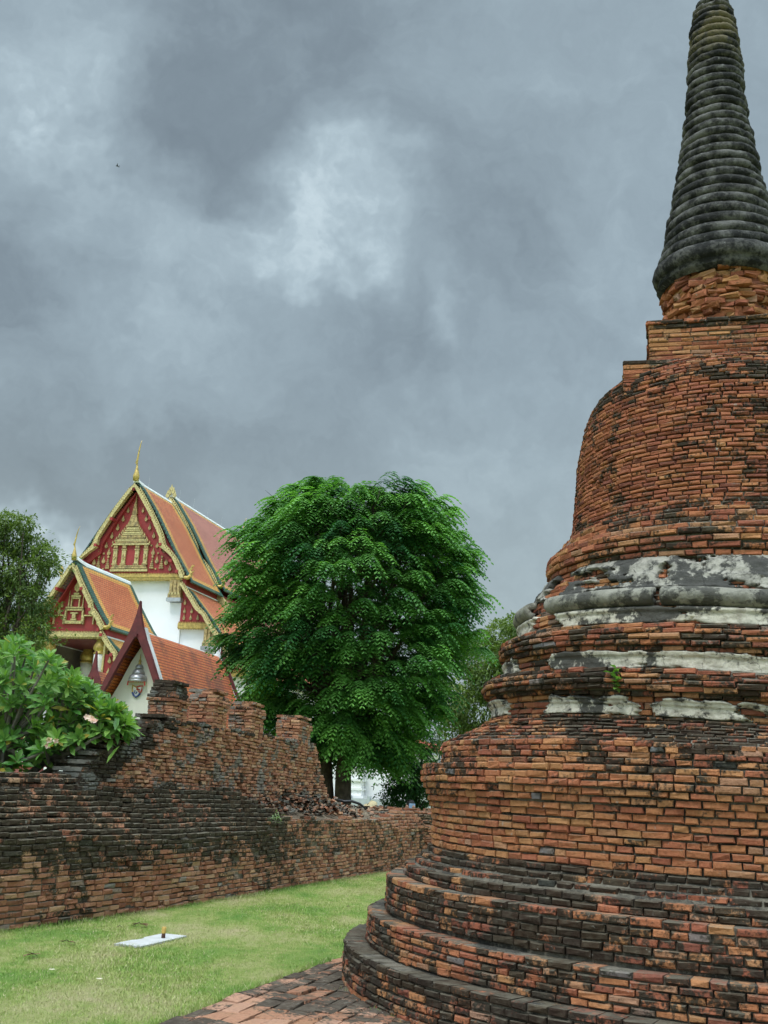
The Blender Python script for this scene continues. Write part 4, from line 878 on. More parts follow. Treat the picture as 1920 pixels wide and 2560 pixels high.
# main pediment
mb = MB(); tri = [(-2.95, 10.95), (2.95, 10.95), (2.7, 11.5), (2.1, 12.3), (1.7, 12.85), (0.9, 14.1), (0, 15.3), (-.9, 14.1), (-1.7, 12.85), (-2.1, 12.3), (-2.7, 11.5)]
mb.prism([W_(O1, a, .36, b) for a, b in tri], [W_(O1, a, .55, b) for a, b in tri]); ped = mb.build('pediment', M_RED, hall)
mb = MB()
gbox(mb, O1, -1.0, .98, .26, .40, 11.12, 11.24, 1); gbox(mb, O1, -.96, .94, .24, .40, 11.26, 11.34); gbox(mb, O1, -.90, .88, .26, .40, 11.36, 11.42)
for u_ in (-.82, -.36, .34, .80):
    gbox(mb, O1, u_-.14, u_+.14, .25, .40, 11.44, 11.52); gbox(mb, O1, u_-.10, u_+.10, .27, .40, 11.52, 12.16, 1); tear(mb, O1, u_, 11.82, .25, .20); gbox(mb, O1, u_-.13, u_+.13, .25, .40, 12.16, 12.24); gbox(mb, O1, u_-.10, u_+.10, .25, .40, 12.28, 12.40)
for hw, w0, w1 in ((.98, 12.42, 12.50), (.86, 12.53, 12.60), (.80, 12.62, 12.70), (.70, 12.73, 12.79), (.66, 12.81, 12.89), (.56, 12.92, 12.98), (.50, 13.0, 13.08), (.42, 13.12, 13.18), (.34, 13.2, 13.3)):
    gbox(mb, O1, -hw, hw, .22, .40, w0, w1, 0 if int(w0*100) % 2 else 1)
    for sg in (1, -1): tear(mb, O1, sg*hw, w1+.05, .24, .13)
sp = [(-.33, 13.34), (.33, 13.34), (.26, 13.52), (.22, 13.60), (.14, 13.86), (.10, 13.95), (-.10, 13.95), (-.14, 13.86), (-.22, 13.60), (-.26, 13.52)]
mb.prism([W_(O1, a, .2, b) for a, b in sp], [W_(O1, a, .4, b) for a, b in sp])
for i in range(6): hw = .135-.018*i; gbox(mb, O1, -hw, hw, .22, .4, 13.98+i*.10, 14.05+i*.10)
mb.prism([W_(O1, a, .25, b) for a, b in ((-.03, 14.56), (.03, 14.56), (0, 15.0))], [W_(O1, a, .4, b) for a, b in ((-.03, 14.56), (.03, 14.56), (0, 15.0))])
mb.build('shrine_relief', [M_GOLDD, M_GOLDP], ped)
mb = MB()
for sg in (1, -1):
    for (u_, w_, s_) in ((.40, 14.16, .22), (.62, 13.74, .26), (.86, 13.30, .27), (1.12, 12.88, .26), (1.36, 12.40, .26), (1.18, 12.06, .30), (1.70, 12.04, .32), (1.42, 11.66, .30), (1.92, 11.58, .32), (2.15, 11.26, .26), (2.4, 11.5, .2)): tear(mb, O1, sg*u_, w_, .33, s_)
    for u_ in (1.18, 1.68):
        for k, hw in enumerate((.11, .09, .07, .05, .03)): gbox(mb, O1, sg*u_-hw, sg*u_+hw, .28, .38, 11.26+k*.10, 11.33+k*.10)
        tear(mb, O1, sg*u_, 11.86, .33, .18)
    for (u_, w_) in ((1.05, 12.4), (1.45, 12.02), (1.4, 11.25)): gbox(mb, O1, sg*u_-.04, sg*u_+.04, .30, .38, w_-.04, w_+.04)
mb.pieces('gold_motif', M_GOLDD, ped)
mb = MB(); gbox(mb, O1, -3.0, 3.0, .16, .5, 10.70, 10.93); gbox(mb, O1, -3.0, 3.0, .12, .2, 10.80, 10.85); teeth(mb, O1, -3.0, 3.0, 10.93, .2, .085, .10); teeth(mb, O1, -2.95, 2.95, 10.70, .2, .085, -.07); mb.build('gold_cornice', M_GOLD, hall)
mb = MB(); strip(mb, O1, [(a*.995, b-.16) for a, b in in1], [(a*.93, b-.26) for a, b in in1], .2, .42); strip(mb, O1, [(a*.995, b-.16) for a, b in in1], [(a*.93, b-.26) for a, b in in1], .2, .42, sgn=-1)
for sg in (1, -1):
    for (u_, w_) in ((1.02, 13.72), (1.72, 12.42), (2.35, 11.62), (2.72, 11.1), (.0, 15.2)): gbox(mb, O1, sg*u_-.07, sg*u_+.07, -.16, .5, w_-.14, w_)
mb.pieces('purlin_end', M_RED, hall)
mb = MB(); gbox(mb, O1, -2.9, 2.9, .5, 17.6, 0, 10.72); gbox(mb, O1, -4.9, 4.9, .52, 17.5, 0, 8.44); gbox(mb, O1, -6.9, 6.9, .54, 17.4, 0, 6.24)
gbox(mb, O1, 2.30, 2.92, .42, .6, 0, 9.62); gbox(mb, O1, 4.28, 4.90, .42, .6, 0, 7.36); gbox(mb, O1, -2.92, -2.30, .42, .6, 0, 9.62)
mb.build('white_wall', M_WHITE, hall)
mb = MB(); g2 = [(-3.0, 10.7), (3.0, 10.7), (0, 15.3)]; g3 = [(-3.0, 10.7), (3.0, 10.7), (0, 15.7)]
for vv, gg in ((17.7, g2), (13.9, g3), (4.1, g3)): mb.prism([W_(O1, a, vv, b) for a, b in gg], [W_(O1, a, vv+.1, b) for a, b in gg])
mb.build('rear_gable', M_RED, hall)
def ridge(name, O, v0, v1, w, parent, flare=.25, hw=.10, h=.17, rear=False, n=14):
    mb = MB(); 
    def ww(v): return w+flare*max(0, 1-(v-v0)/1.1)**2+(flare*max(0, 1-(v1-v)/.9)**2 if rear else 0)
    vs = np.linspace(v0, v1, n)
    for a, b in zip(vs[:-1], vs[1:]):
        def sec(v): return [W_(O, x, v, ww(v)+y) for x, y in ((-hw*1.6, -h*.9), (hw*1.6, -h*.9), (hw*1.2, -.02), (hw*.7, h*.3), (-hw*.7, h*.3), (-hw*1.2, -.02))]
        mb.prism(sec(a), sec(b))
    return mb.build(name, M_RIDGE, parent)
ridge('white_ridge', O1, .05, 3.95, 15.56, hall, .12); ridge('white_ridge', O1, 3.98, 14.1, 15.90, hall, .1); ridge('white_ridge', O1, 14.1, 18, 15.56, hall, .0)
chofa('roof_finial', O1, 15.72, 1.95, hall, sc=1.1); chofa('roof_finial', O1, 15.98, 1.4, hall, v=14.1, sc=.9)
mb = MB()
for (a, b) in ((-.10, 15.95), (.12, 15.98), (0, 16.12), (-.2, 15.8), (.2, 15.8)): tear(mb, O1, a, b+.18, 3.9, .34)
mb.build('gable_crest', M_GOLDP, hall)
for v_ in (1.35, 4.9, 6.7, 8.6, 10.6, 12.7):
    mb = MB(); w_ = 15.6 if v_ < 3.9 else 15.93; mb.tube([W_(O1, 0, v_, w_), W_(O1, .02, v_, w_+.62)], [.012, .007], 5); mb.build('lightning_rod', M_SILVER, hall)

# porch in front
O2 = (-12.4015, 42.0); porch = thing('temple_porch', 'smaller red gabled temple porch with orange tiled roof and slim gold finial, at the left', 'porch', (*O2, 0))
po = [(0, 9.98), (.17, 9.80), (.36, 9.50), (.55, 9.17), (.82, 8.76), (1.08, 8.36), (1.26, 8.08), (1.44, 7.82), (1.66, 7.52), (1.88, 7.22)]
pi_ = [(0, 9.62), (.08, 9.48), (.25, 9.18), (.42, 8.88), (.68, 8.48), (.95, 8.06), (.99, 7.78), (1.22, 7.64), (1.44, 7.34), (1.60, 7.06)]
qo = [(1.66, 7.12), (1.86, 6.98), (2.10, 6.70), (2.32, 6.46), (2.50, 6.26), (2.56, 6.05)]
qi = [(1.58, 6.98), (1.70, 6.74), (1.92, 6.46), (2.14, 6.24), (2.30, 6.06), (2.30, 5.86)]
pm, qm = midl(po, pi_), midl(qo, qi)
for sg in (1, -1):
    mb = MB(); strip(mb, O2, pm, pi_, -.10, .08, sgn=sg); mb.build('bargeboard', M_GOLDP, porch)
    mb = MB(); strip(mb, O2, qm, qi, -.10, .08, sgn=sg); mb.build('bargeboard', M_GOLDP, porch)
    mb = MB(); fringe(mb, O2, pm[1:], -.02, .10, .125, .028, sg); mb.build('leaf_fringe', M_GOLDP, porch); mb = MB(); fringe(mb, O2, qm, -.02, .10, .11, .028, sg); mb.build('leaf_fringe', M_GOLDP, porch)
    mb = MB(); naga(mb, O2, 1.80, 7.16, -.02, sg, .72); mb.build('naga_finial', M_GOLD, porch)
    roof_panel('roof', O2, [(0, 9.84), (.17, 9.66), (.55, 9.03), (1.08, 8.22), (1.44, 7.70), (1.95, 7.08)], .06, 4.7, sg, FM, porch, g=.20, o=.22)
    roof_panel('roof', O2, [(1.72, 6.86), (2.1, 6.50), (2.7, 6.05)], .06, 4.7, sg, [M_TILE_Y, M_TILE_Y, M_TILE_G], porch, g=.12, o=.2)
    mb = MB(); gbox(mb, O2, sg*1.66, sg*1.82, .08, 4.6, 6.86, 7.12, 0); gbox(mb, O2, sg*1.72, sg*1.88, .08, 4.6, 6.78, 6.86, 1); mb.pieces('eave_fascia', [M_RED, M_RIDGE], porch)
    mb = MB(); gbox(mb, O2, sg*1.56, sg*2.1, .55, .7, 0, 6.2); mb.build('red_panel', M_RED, porch)
    mb = MB(); gbox(mb, O2, sg*1.50, sg*1.58, .5, .72, 0, 6.6); tear(mb, O2, sg*1.82, 5.95, .53, .22); tear(mb, O2, sg*1.82, 5.5, .53, .22); mb.build('gold_edging', M_GOLDP, porch)
    for v_ in (.85, 4.0):
        c0 = W_(O2, sg*1.2, v_, 0); mb = MB(); mb.lathe([(0, .27), (5.95, .25), (6.22, .25)], c0, 20); cl = mb.build('column', M_WHITE, porch, smooth=True); mb = MB()
        mb.lathe([(6.22, .27), (6.28, .28), (6.30, .24), (6.36, .24), (6.40, .29), (6.50, .31), (6.62, .27), (6.75, .19), (6.86, .22)], c0, 20); mb.build('gold_capital', M_GOLD, cl, smooth=True)
mb = MB(); tri = [(-1.72, 7.02), (1.72, 7.02), (1.3, 7.7), (1.0, 8.2), (.5, 8.9), (0, 9.6), (-.5, 8.9), (-1.0, 8.2), (-1.3, 7.7)]
mb.prism([W_(O2, a, .60, b) for a, b in tri], [W_(O2, a, .72, b) for a, b in tri]); ped = mb.build('pediment', M_RED, porch)
mb = MB()
def fr(u0, u1, w0, w1, t_=.05):
    gbox(mb, O2, u0, u1, .50, .62, w1-t_, w1); gbox(mb, O2, u0, u0+t_, .50, .62, w0, w1); gbox(mb, O2, u1-t_, u1, .50, .62, w0, w1)
fr(-.42, .42, 7.40, 8.0, .07); fr(-.20, .20, 8.08, 8.46, .05); fr(-.92, -.42, 7.38, 7.76, .05); fr(.42, .92, 7.38, 7.76, .05)
gbox(mb, O2, -.46, .46, .50, .62, 7.40, 7.52); gbox(mb, O2, -.40, .40, .48, .62, 8.02, 8.08); gbox(mb, O2, -.22, .22, .5, .62, 8.48, 8.56); gbox(mb, O2, -.12, .12, .5, .62, 8.58, 8.66)
gbox(mb, O2, -.16, .16, .5, .62, 7.80, 7.86); gbox(mb, O2, -.08, .08, .5, .62, 7.62, 7.80); gbox(mb, O2, -.13, .13, .5, .62, 7.54, 7.60)
tear(mb, O2, 0, 8.92, .57, .46); mb.tube([W_(O2, 0, .56, 9.15), W_(O2, 0, .56, 9.4)], [.02, .004], 6)
for sg in (1, -1):
    mb.tube([W_(O2, sg*.32, .56, 8.08), W_(O2, sg*.32, .56, 8.4), W_(O2, sg*.33, .56, 8.85)], [.04, .02, .005], 6); tear(mb, O2, sg*.70, 7.9, .57, .26)
    for k in range(4): tear(mb, O2, sg*(.70+.06*(k-1.5)), 8.14+.08*k, .57, .18)
    tear(mb, O2, sg*1.12, 7.48, .57, .3)
mb.build('throne_relief', M_GOLDP, ped)
mb = MB(); gbox(mb, O2, -1.75, 1.6, .42, .72, 6.86, 7.02); teeth(mb, O2, -1.75, 1.55, 7.02, .5, .07, .09); teeth(mb, O2, -1.7, 1.5, 6.86, .5, .07, -.08); mb.build('gold_cornice', M_GOLDP, porch)
mb = MB()
for sg in (1, -1):
    for (u_, w_) in ((.55, 8.75), (1.02, 7.92), (1.5, 7.12), (1.66, 6.92), (2.2, 6.15)): gbox(mb, O2, sg*u_-.055, sg*u_+.055, -.14, .6, w_-.10, w_+.02)
strip(mb, O2, [(a, b-.2) for a, b in pi_], [(a*.95, b-.26) for a, b in pi_], .3, .6, sgn=-1); mb.pieces('purlin_end', M_RED, porch)
mb = MB(); gbox(mb, O2, -1.7, 1.7, .75, 4.6, 6.80, 6.86, 0); gbox(mb, O2, -2.0, 2.0, 4.7, 4.9, 0, 7.0, 1); gbox(mb, O2, -.6, .5, 4.6, 4.7, 2.2, 6.1, 0); gbox(mb, O2, -2.0, -1.8, 2.5, 4.7, 0, 6.8, 1); gbox(mb, O2, -2.2, 2.2, -.5, 7.3, 0, 2.4, 2)
mb.build('porch_interior', [M_REDD, M_BLUEW, M_WHITE], porch)
ridge('white_ridge', O2, .05, 4.7, 9.92, porch, .14, .085, .15); chofa('roof_finial', O2, 10.02, 1.28, porch, sc=.72)
mb = MB(); gbox(mb, O2, -1.9, 1.9, 4.72, 7.9, 6.9, 7.06); mb.build('link_slab', M_WHITE, porch)

# gate with steep orange glazed roof
O3 = (-6.1231, 27.0); gate = thing('temple_gate', 'cream gate with steep glazed orange roof, dark red bargeboards and silver parasol emblem', 'gate', (*O3, 0))
go = [(0, 5.96), (.05, 5.62), (.15, 5.28), (.28, 4.95), (.50, 4.48), (.77, 3.88), (1.10, 3.28), (1.55, 2.62)]
gi = [(0, 5.02), (.02, 5.00), (.06, 4.98), (.15, 4.82), (.38, 4.38), (.66, 3.79), (.98, 3.20), (1.42, 2.56)]
for sg in (1, -1):
    mb = MB(); strip(mb, O3, go, gi, -.06, .06, sgn=sg); mb.build('bargeboard', M_REDD, gate)
    mb = MB(); strip(mb, O3, [(a+.012, b+.01) for a, b in go[2:]], [(a-.03, b-.02) for a, b in go[2:]], .065, .22, sgn=sg); mb.build('verge', M_RIDGE, gate)
    roof_panel('roof', O3, [(0.02, 5.14), (.17, 4.98), (.35, 4.60), (.62, 3.99), (1.0, 3.35), (1.55, 2.56)], .16, 5.15, sg, [M_TILE_O]*3, gate, plain=True)
    ro = [(.0, 5.42), (.14, 5.14), (.26, 4.88), (.45, 4.48), (.66, 4.06), (1.02, 3.40), (1.58, 2.60)]; ri = [(0, 5.2), (.08, 5.04), (.18, 4.80), (.37, 4.40), (.57, 3.98), (.94, 3.33), (1.50, 2.54)]
    mb = MB(); strip(mb, O3, ro, ri, 5.05, 5.22, sgn=sg); mb.build('verge', M_RIDGE, gate)
    mb = MB(); strip(mb, O3, [(a+.06, b+.05) for a, b in ro], ri, 5.24, 5.32, sgn=sg); mb.build('bargeboard', M_REDD, gate)
mb = MB(); mb.tube([W_(O3, 0, 5.28, 5.2), W_(O3, 0, 5.30, 5.55), W_(O3, 0, 5.34, 6.0)], [.13, .07, .006], 8); mb.build('rear_finial', M_REDD, gate)
ridge('white_ridge', O3, .1, 5.25, 5.16, gate, .08, .06, .13, rear=False); mb = MB()
q = [(4.7, 5.08), (5.0, 5.14), (5.2, 5.32), (5.24, 5.62), (5.30, 5.62), (5.32, 5.0), (4.7, 4.98)]; mb.prism([W_(O3, -.07, a, b) for a, b in q], [W_(O3, .07, a, b) for a, b in q]); mb.build('ridge_horn', M_RIDGE, gate)
mb = MB(); wl = [(-1.12, 0), (1.12, 0), (1.12, 2.95), (.62, 3.82), (.34, 4.42), (.0, 5.0), (-.34, 4.42), (-.62, 3.82), (-1.12, 2.95)]
mb.prism([W_(O3, a, .46, b) for a, b in wl], [W_(O3, a, 5.0, b) for a, b in wl]); mb.build('cream_wall', M_CREAM, gate)
mb = MB()
for sg in (1, -1):
    for (u_, w_) in ((.33, 4.55), (.56, 4.10), (.98, 3.3)): gbox(mb, O3, sg*u_-.03, sg*u_+.03, -.04, .48, w_-.03, w_+.03)
gbox(mb, O3, -.04, .04, -.12, .48, 5.02, 5.10); mb.pieces('purlin_end', M_REDD, gate)
EU = -.07; cc_ = W_(O3, EU, .44, 0); mb = MB()
for (r_, wa, wb_) in ((.11, 4.27, 4.335), (.165, 4.13, 4.215), (.245, 3.99, 4.09)):
    mb.lathe([(wa, r_*.97), (wa+(wb_-wa)*.3, r_), (wb_-.01, r_*.90), (wb_+.04, r_*.62)], cc_, 24)
mb.lathe([(3.93, .235), (3.95, .25), (3.99, .245)], cc_, 24); em = mb.build('parasol_emblem', M_SILVER, gate, smooth=True)
mb = MB(); mb.lathe([(4.35, .05), (4.38, .055), (4.42, .03), (4.46, .04), (4.52, .015), (4.66, .004)], cc_, 12); mb.build('gold_tip', M_GOLD, em, smooth=True)
mb = MB()
for sg in (1, -1): mb.tube([W_(O3, EU+sg*.235, .36, 3.95), W_(O3, EU+sg*.24, .36, 3.84)], [.012, .018], 6)
for k in range(9): a = -.2+.05*k; mb.tube([W_(O3, EU+a, .22+abs(a)*.6, 3.95), W_(O3, EU+a, .22+abs(a)*.6, 3.91)], [.01, .012], 5)
mb.build('red_tassels', M_REDB, em)
def sh(pts, m, nm, r_=.018, par=None):
    mb = MB(); mb.tube([W_(O3, EU-.0+a, .43, b) for a, b in pts], [r_]*len(pts), 6); return mb.build(nm, m, par)
mb = MB(); q = [(-.13, 3.84), (0, 3.80), (.13, 3.84), (.12, 3.70), (.06, 3.60), (0, 3.55), (-.06, 3.60), (-.12, 3.70)]; mb.prism([W_(O3, EU+a, .445, b) for a, b in q], [W_(O3, EU+a, .47, b) for a, b in q]); shd = mb.build('shield', M_WHITE, gate)
sh([(-.02, 3.80), (-.13, 3.85), (-.13, 3.74), (-.11, 3.67)], M_YEL, 'yellow_rim', par=shd); sh([(.0, 3.74), (.0, 3.81), (.07, 3.83), (.14, 3.84), (.13, 3.72), (.10, 3.66), (.05, 3.70), (.07, 3.74), (.0, 3.74)], M_REDB, 'red_rim', par=shd)
sh([(-.12, 3.67), (-.07, 3.59), (0, 3.55), (.06, 3.59), (.10, 3.65)], M_BLUE, 'blue_rim', .024, par=shd); sh([(-.05, 3.72), (-.06, 3.66), (-.01, 3.64), (.01, 3.69)], M_BLUE, 'dark_curl', .012, par=shd); sh([(0, 3.80), (.03, 3.76), (.01, 3.72)], M_YEL, 'gold_curl', .012, par=shd)
O4 = W_(O3, -2.8, 3.0, 0)[:2]; g4 = thing('side_gate', 'small side gate gable with dark red spike, left of the orange roofed gate', 'gate', (*O4, 0))
for sg in (1, -1):
    mb = MB(); strip(mb, O4, [(0, 5.02), (.07, 4.5), (.3, 4.0), (.7, 3.3)], [(0, 4.3), (.02, 4.2), (.2, 3.8), (.58, 3.2)], -.05, .05, sgn=sg); mb.build('bargeboard', M_REDD, g4)
    roof_panel('roof', O4, [(0, 4.42), (.2, 4.1), (.68, 3.26)], .06, 1.9, sg, [M_TILE_O]*3, g4, plain=True)
mb = MB(); q = [(.05, 4.6), (.35, 4.38), (1.9, 4.36), (1.9, 4.22), (.05, 4.2)]; mb.prism([W_(O4, -.05, a, b) for a, b in q], [W_(O4, .05, a, b) for a, b in q]); mb.build('white_ridge', M_RIDGE, g4)
mb = MB(); q = [(-.5, 0), (.5, 0), (.5, 3.3), (0, 4.2), (-.5, 3.3)]; mb.prism([W_(O4, a, .2, b) for a, b in q], [W_(O4, a, 1.8, b) for a, b in q]); mb.build('cream_wall', M_CREAM, g4)
# pink wall behind the shrub, white building behind the big tree
pk = at(85, 1920, 20.); mb = MB(); mb.box((pk[0]-2.1, pk[1], .83), 5.0, .2, 1.70, UX, VX); mb.box((pk[0]-2.1, pk[1]-.02, 1.71), 5.1, .3, .07, UX, VX)
tag(mb.build('pink_wall', simple('pink_wall_paint', (.62, .22, .22), .8, .08, 2), origin=(pk[0], pk[1], 0)), 'low pink painted wall glimpsed under the leafy shrub at the left', 'wall')
wbp = at(870, 2000, 45.); wb_ = thing('white_building', 'low white building with moulded pillar and red roof glimpsed under the big tree', 'building', (wbp[0], wbp[1], 0)); O5 = (wbp[0], wbp[1])
mb = MB(); gbox(mb, O5, -3.2, 2.5, .6, 6, 0, 3.2); mb.build('wall', M_WHITE, wb_)
mb = MB()
for (hw, a, b) in ((.42, 0, 1.0), (.34, 1.0, 1.15), (.40, 1.15, 1.28), (.28, 1.28, 1.5), (.34, 1.5, 1.58), (.25, 1.58, 1.85), (.32, 1.85, 1.95), (.22, 1.95, 2.3), (.3, 2.3, 2.4), (.2, 2.4, 3.0)): gbox(mb, O5, .25-hw, .25+hw, .3-hw, .3+hw, a, b)
mb.build('moulded_pillar', M_WHITE, wb_)
mb = MB(); gbox(mb, O5, -3.2, 2.6, -.3, -.15, .2, 1.18); 
for k in range(8): gbox(mb, O5, -3.2+k*.82, -3.08+k*.82, -.36, -.1, 0, 1.28)
mb.build('balustrade', simple('grey_white_panel', (.42, .45, .48), .6, .1, 3), wb_)
mb = MB(); mb.prism([W_(O5, a, .2, b) for a, b in ((1.0, 3.35), (2.9, 3.35), (2.5, 3.7), (1.4, 3.7))], [W_(O5, a, 6.4, b) for a, b in ((1.0, 3.35), (2.9, 3.35), (2.5, 3.7), (1.4, 3.7))]); mb.build('roof', M_TILE_O.copy() if 0 else simple('red_roof_paint', (.45, .08, .05), .6, .15, 4), wb_)

# ------------------------------------------------------------------ trees
def leaf_attr(n, k, lo=0, hi=1, bias=None):
    r = RNG.uniform(lo, hi, n) if bias is None else np.clip(bias+RNG.normal(0, .12, n), 0, 1)
    return np.repeat(np.stack([r, RNG.random(n), RNG.random(n), np.ones(n)], -1), k, 0)
def limbs(mb, base, tips, r0, mid=.45, seg=7):
    for tp in tips:
        tp = np.array(tp, float); b = np.array(base, float); m1 = b+(tp-b)*mid; m1[2] += .25*np.linalg.norm(tp-b)*.3; m1[:2] += RNG.normal(0, .12, 2); m2 = b+(tp-b)*.75+RNG.normal(0, .1, 3)
        mb.tube([b, (b+m1)/2+RNG.normal(0, .03, 3), m1, m2, tp], [r0, r0*.8, r0*.55, r0*.32, r0*.1], seg)
def pinnate(P, Dr, size, npin=8, nleaf=4, lw=.34):
    """drooping feathery sprays: each spray has npin pinnae fanned out, each with nleaf pairs of leaflets"""
    n = len(P); Dr = Dr/np.linalg.norm(Dr, axis=1)[:, None]; up = np.array([0, 0, 1.])
    S = np.cross(Dr, up); S /= np.linalg.norm(S, axis=1)[:, None]+1e-9; size = np.broadcast_to(size, n)
    Vs = []
    for i in range(npin):
        u = i/(npin-1)*2-1; ang = u*1.25; off = (1-abs(u))*.35
        pd = Dr*math.cos(ang)+S*math.sin(ang)+RNG.normal(0, .10, (n, 3)); pd[:, 2] -= .10; pd /= np.linalg.norm(pd, axis=1)[:, None]
        org = P+Dr*(off*size)[:, None]
        ln = size*(.62+.25*(1-abs(u)))
        side = np.cross(pd, up); side /= np.linalg.norm(side, axis=1)[:, None]+1e-9
        for j in range(nleaf):
            t_ = (j+.6)/nleaf; c = org+pd*(ln*t_)[:, None]; c[:, 2] -= ln*.75*t_*t_
            lw_ = ln*lw*(1-.45*t_)
            for sg in (-1, 1):
                ld = pd*.72+side*sg*.75; ld[:, 2] -= .35+.5*t_; ld /= np.linalg.norm(ld, axis=1)[:, None]
                ll = (lw_*1.25)[:, None]; ww = np.cross(ld, up); ww /= np.linalg.norm(ww, axis=1)[:, None]+1e-9; ww = ww*(lw_*.30)[:, None]; ww[:, 2] += RNG.normal(0, .004, n)
                Vs.append(np.stack([c, c+ld*ll*.5+ww, c+ld*ll, c+ld*ll*.5-ww], 1))
    V = np.stack(Vs, 1).reshape(-1, 3); k = len(Vs); F = np.arange(n*k*4).reshape(-1, 4); return V, F, k
tb = at(856, 2002, 28.); TX, TY = tb[0], 28.
tree = thing('feathery_tree', 'large round green tree with feathery drooping foliage in the middle of the view', 'tree', (TX, TY, 0))
mb = MB(); mb.tube([(TX, TY, -.1), (TX+.02, TY, 1.0), (TX-.02, TY, 2.0), (TX+.15, TY, 3.2), (TX+.1, TY, 5.0)], [.28, .22, .20, .17, .10], 12); mb.build('trunk', M_BARK, tree, smooth=True)
mb = MB(); mb.tube([(TX-.28, TY+.2, -.1), (TX-.40, TY+.2, 1.2), (TX-.50, TY+.2, 2.2), (TX-.7, TY+.2, 4.0), (TX-.8, TY, 5.6)], [.24, .19, .16, .13, .08], 12); mb.build('trunk', M_BARK, tree, smooth=True)
# silhouette of the crown seen from anywhere: an uneven solid of revolution made of lobes
CXY = np.array([-.66, 28.0])
def crown_r(z, th):
    r = np.interp(z, [1.9, 2.5, 3.3, 4.3, 5.5, 6.7, 7.6, 8.4, 9.0, 9.5, 9.8], [.6, 1.3, 1.9, 2.5, 2.85, 2.95, 2.8, 2.4, 1.85, 1.2, .5])
    return r*(1+.08*np.sin(th*3+z*1.1)+.08*np.sin(th*5-z*1.7+2)+.06*np.sin(th*9+z*3.6))
lob = []
for k in range(165):
    z = 2.4+6.9*((k+.5)/165)+RNG.normal(0, .12); th = k*2.39996+RNG.normal(0, .18); rr = crown_r(z, th)*.94; lob.append((CXY[0]+(rr-.3)*math.cos(th), CXY[1]+(rr-.3)*math.sin(th), z, RNG.uniform(.42, .66), RNG.uniform(.0, .85)))
for (px, py, r_) in ((838, 1212, .42), (825, 1260, .5), (1005, 1240, .42), (1030, 1290, .5), (730, 1262, .40), (930, 1300, .45), (915, 1245, .38), (885, 1290, .4), (1085, 1310, .45), (640, 1350, .45), (1120, 1390, .42), (1160, 1480, .42), (625, 1500, .38), (635, 1430, .38), (1170, 1600, .42)):
    q = at(px, py, 28.); lob.append((q[0], q[1]+RNG.uniform(-.6, .4), q[2]-.12, r_, .6))
P = []; Dd = []; Bz = []
for (x, y, z, r_, b_) in lob:
    n = int(17*r_/.6)
    for _ in range(n):
        v = RNG.normal(0, 1, 3); v /= np.linalg.norm(v); v[2] = v[2]*.8+.15
        P.append((x+v[0]*r_, y+v[1]*r_, z+v[2]*r_*.75)); o_ = np.array([x-CXY[0], y-CXY[1], 0]); o_ /= np.linalg.norm(o_)+1e-6
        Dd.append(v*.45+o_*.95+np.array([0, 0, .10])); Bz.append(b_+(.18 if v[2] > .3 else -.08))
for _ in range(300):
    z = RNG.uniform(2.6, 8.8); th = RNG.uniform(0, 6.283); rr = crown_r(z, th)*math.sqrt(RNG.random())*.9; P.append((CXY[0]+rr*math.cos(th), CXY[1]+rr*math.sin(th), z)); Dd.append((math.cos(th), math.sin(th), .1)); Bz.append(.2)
for (px, py) in ((725, 1850), (745, 1870), (735, 1900), (720, 1930), (885, 1900), (850, 1850), (900, 1860), (835, 1830), (950, 1830)):
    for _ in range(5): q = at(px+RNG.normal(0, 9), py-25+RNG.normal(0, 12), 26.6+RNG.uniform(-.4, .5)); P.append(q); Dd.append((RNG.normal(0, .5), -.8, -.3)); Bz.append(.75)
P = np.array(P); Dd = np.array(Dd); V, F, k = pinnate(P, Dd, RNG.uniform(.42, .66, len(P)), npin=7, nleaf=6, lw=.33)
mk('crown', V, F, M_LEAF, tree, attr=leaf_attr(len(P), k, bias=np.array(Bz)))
mb = MB(); tips = [(CXY[0]+crown_r(z, th)*.82*math.cos(th), CXY[1]+crown_r(z, th)*.82*math.sin(th), z) for z, th in zip(RNG.uniform(3.0, 9.6, 46), RNG.uniform(0, 6.283, 46))]
limbs(mb, (TX+.1, TY, 3.2), tips[:23], .10); limbs(mb, (TX-.7, TY+.1, 4.0), tips[23:], .09)
for tp in tips: q = np.array(tp); limbs(mb, q*.7+np.array([TX, TY, 4.5])*.3, [q+RNG.normal(0, .5, 3) for _ in range(3)], .035, seg=5)
mb.build('branches', M_BARK, tree)

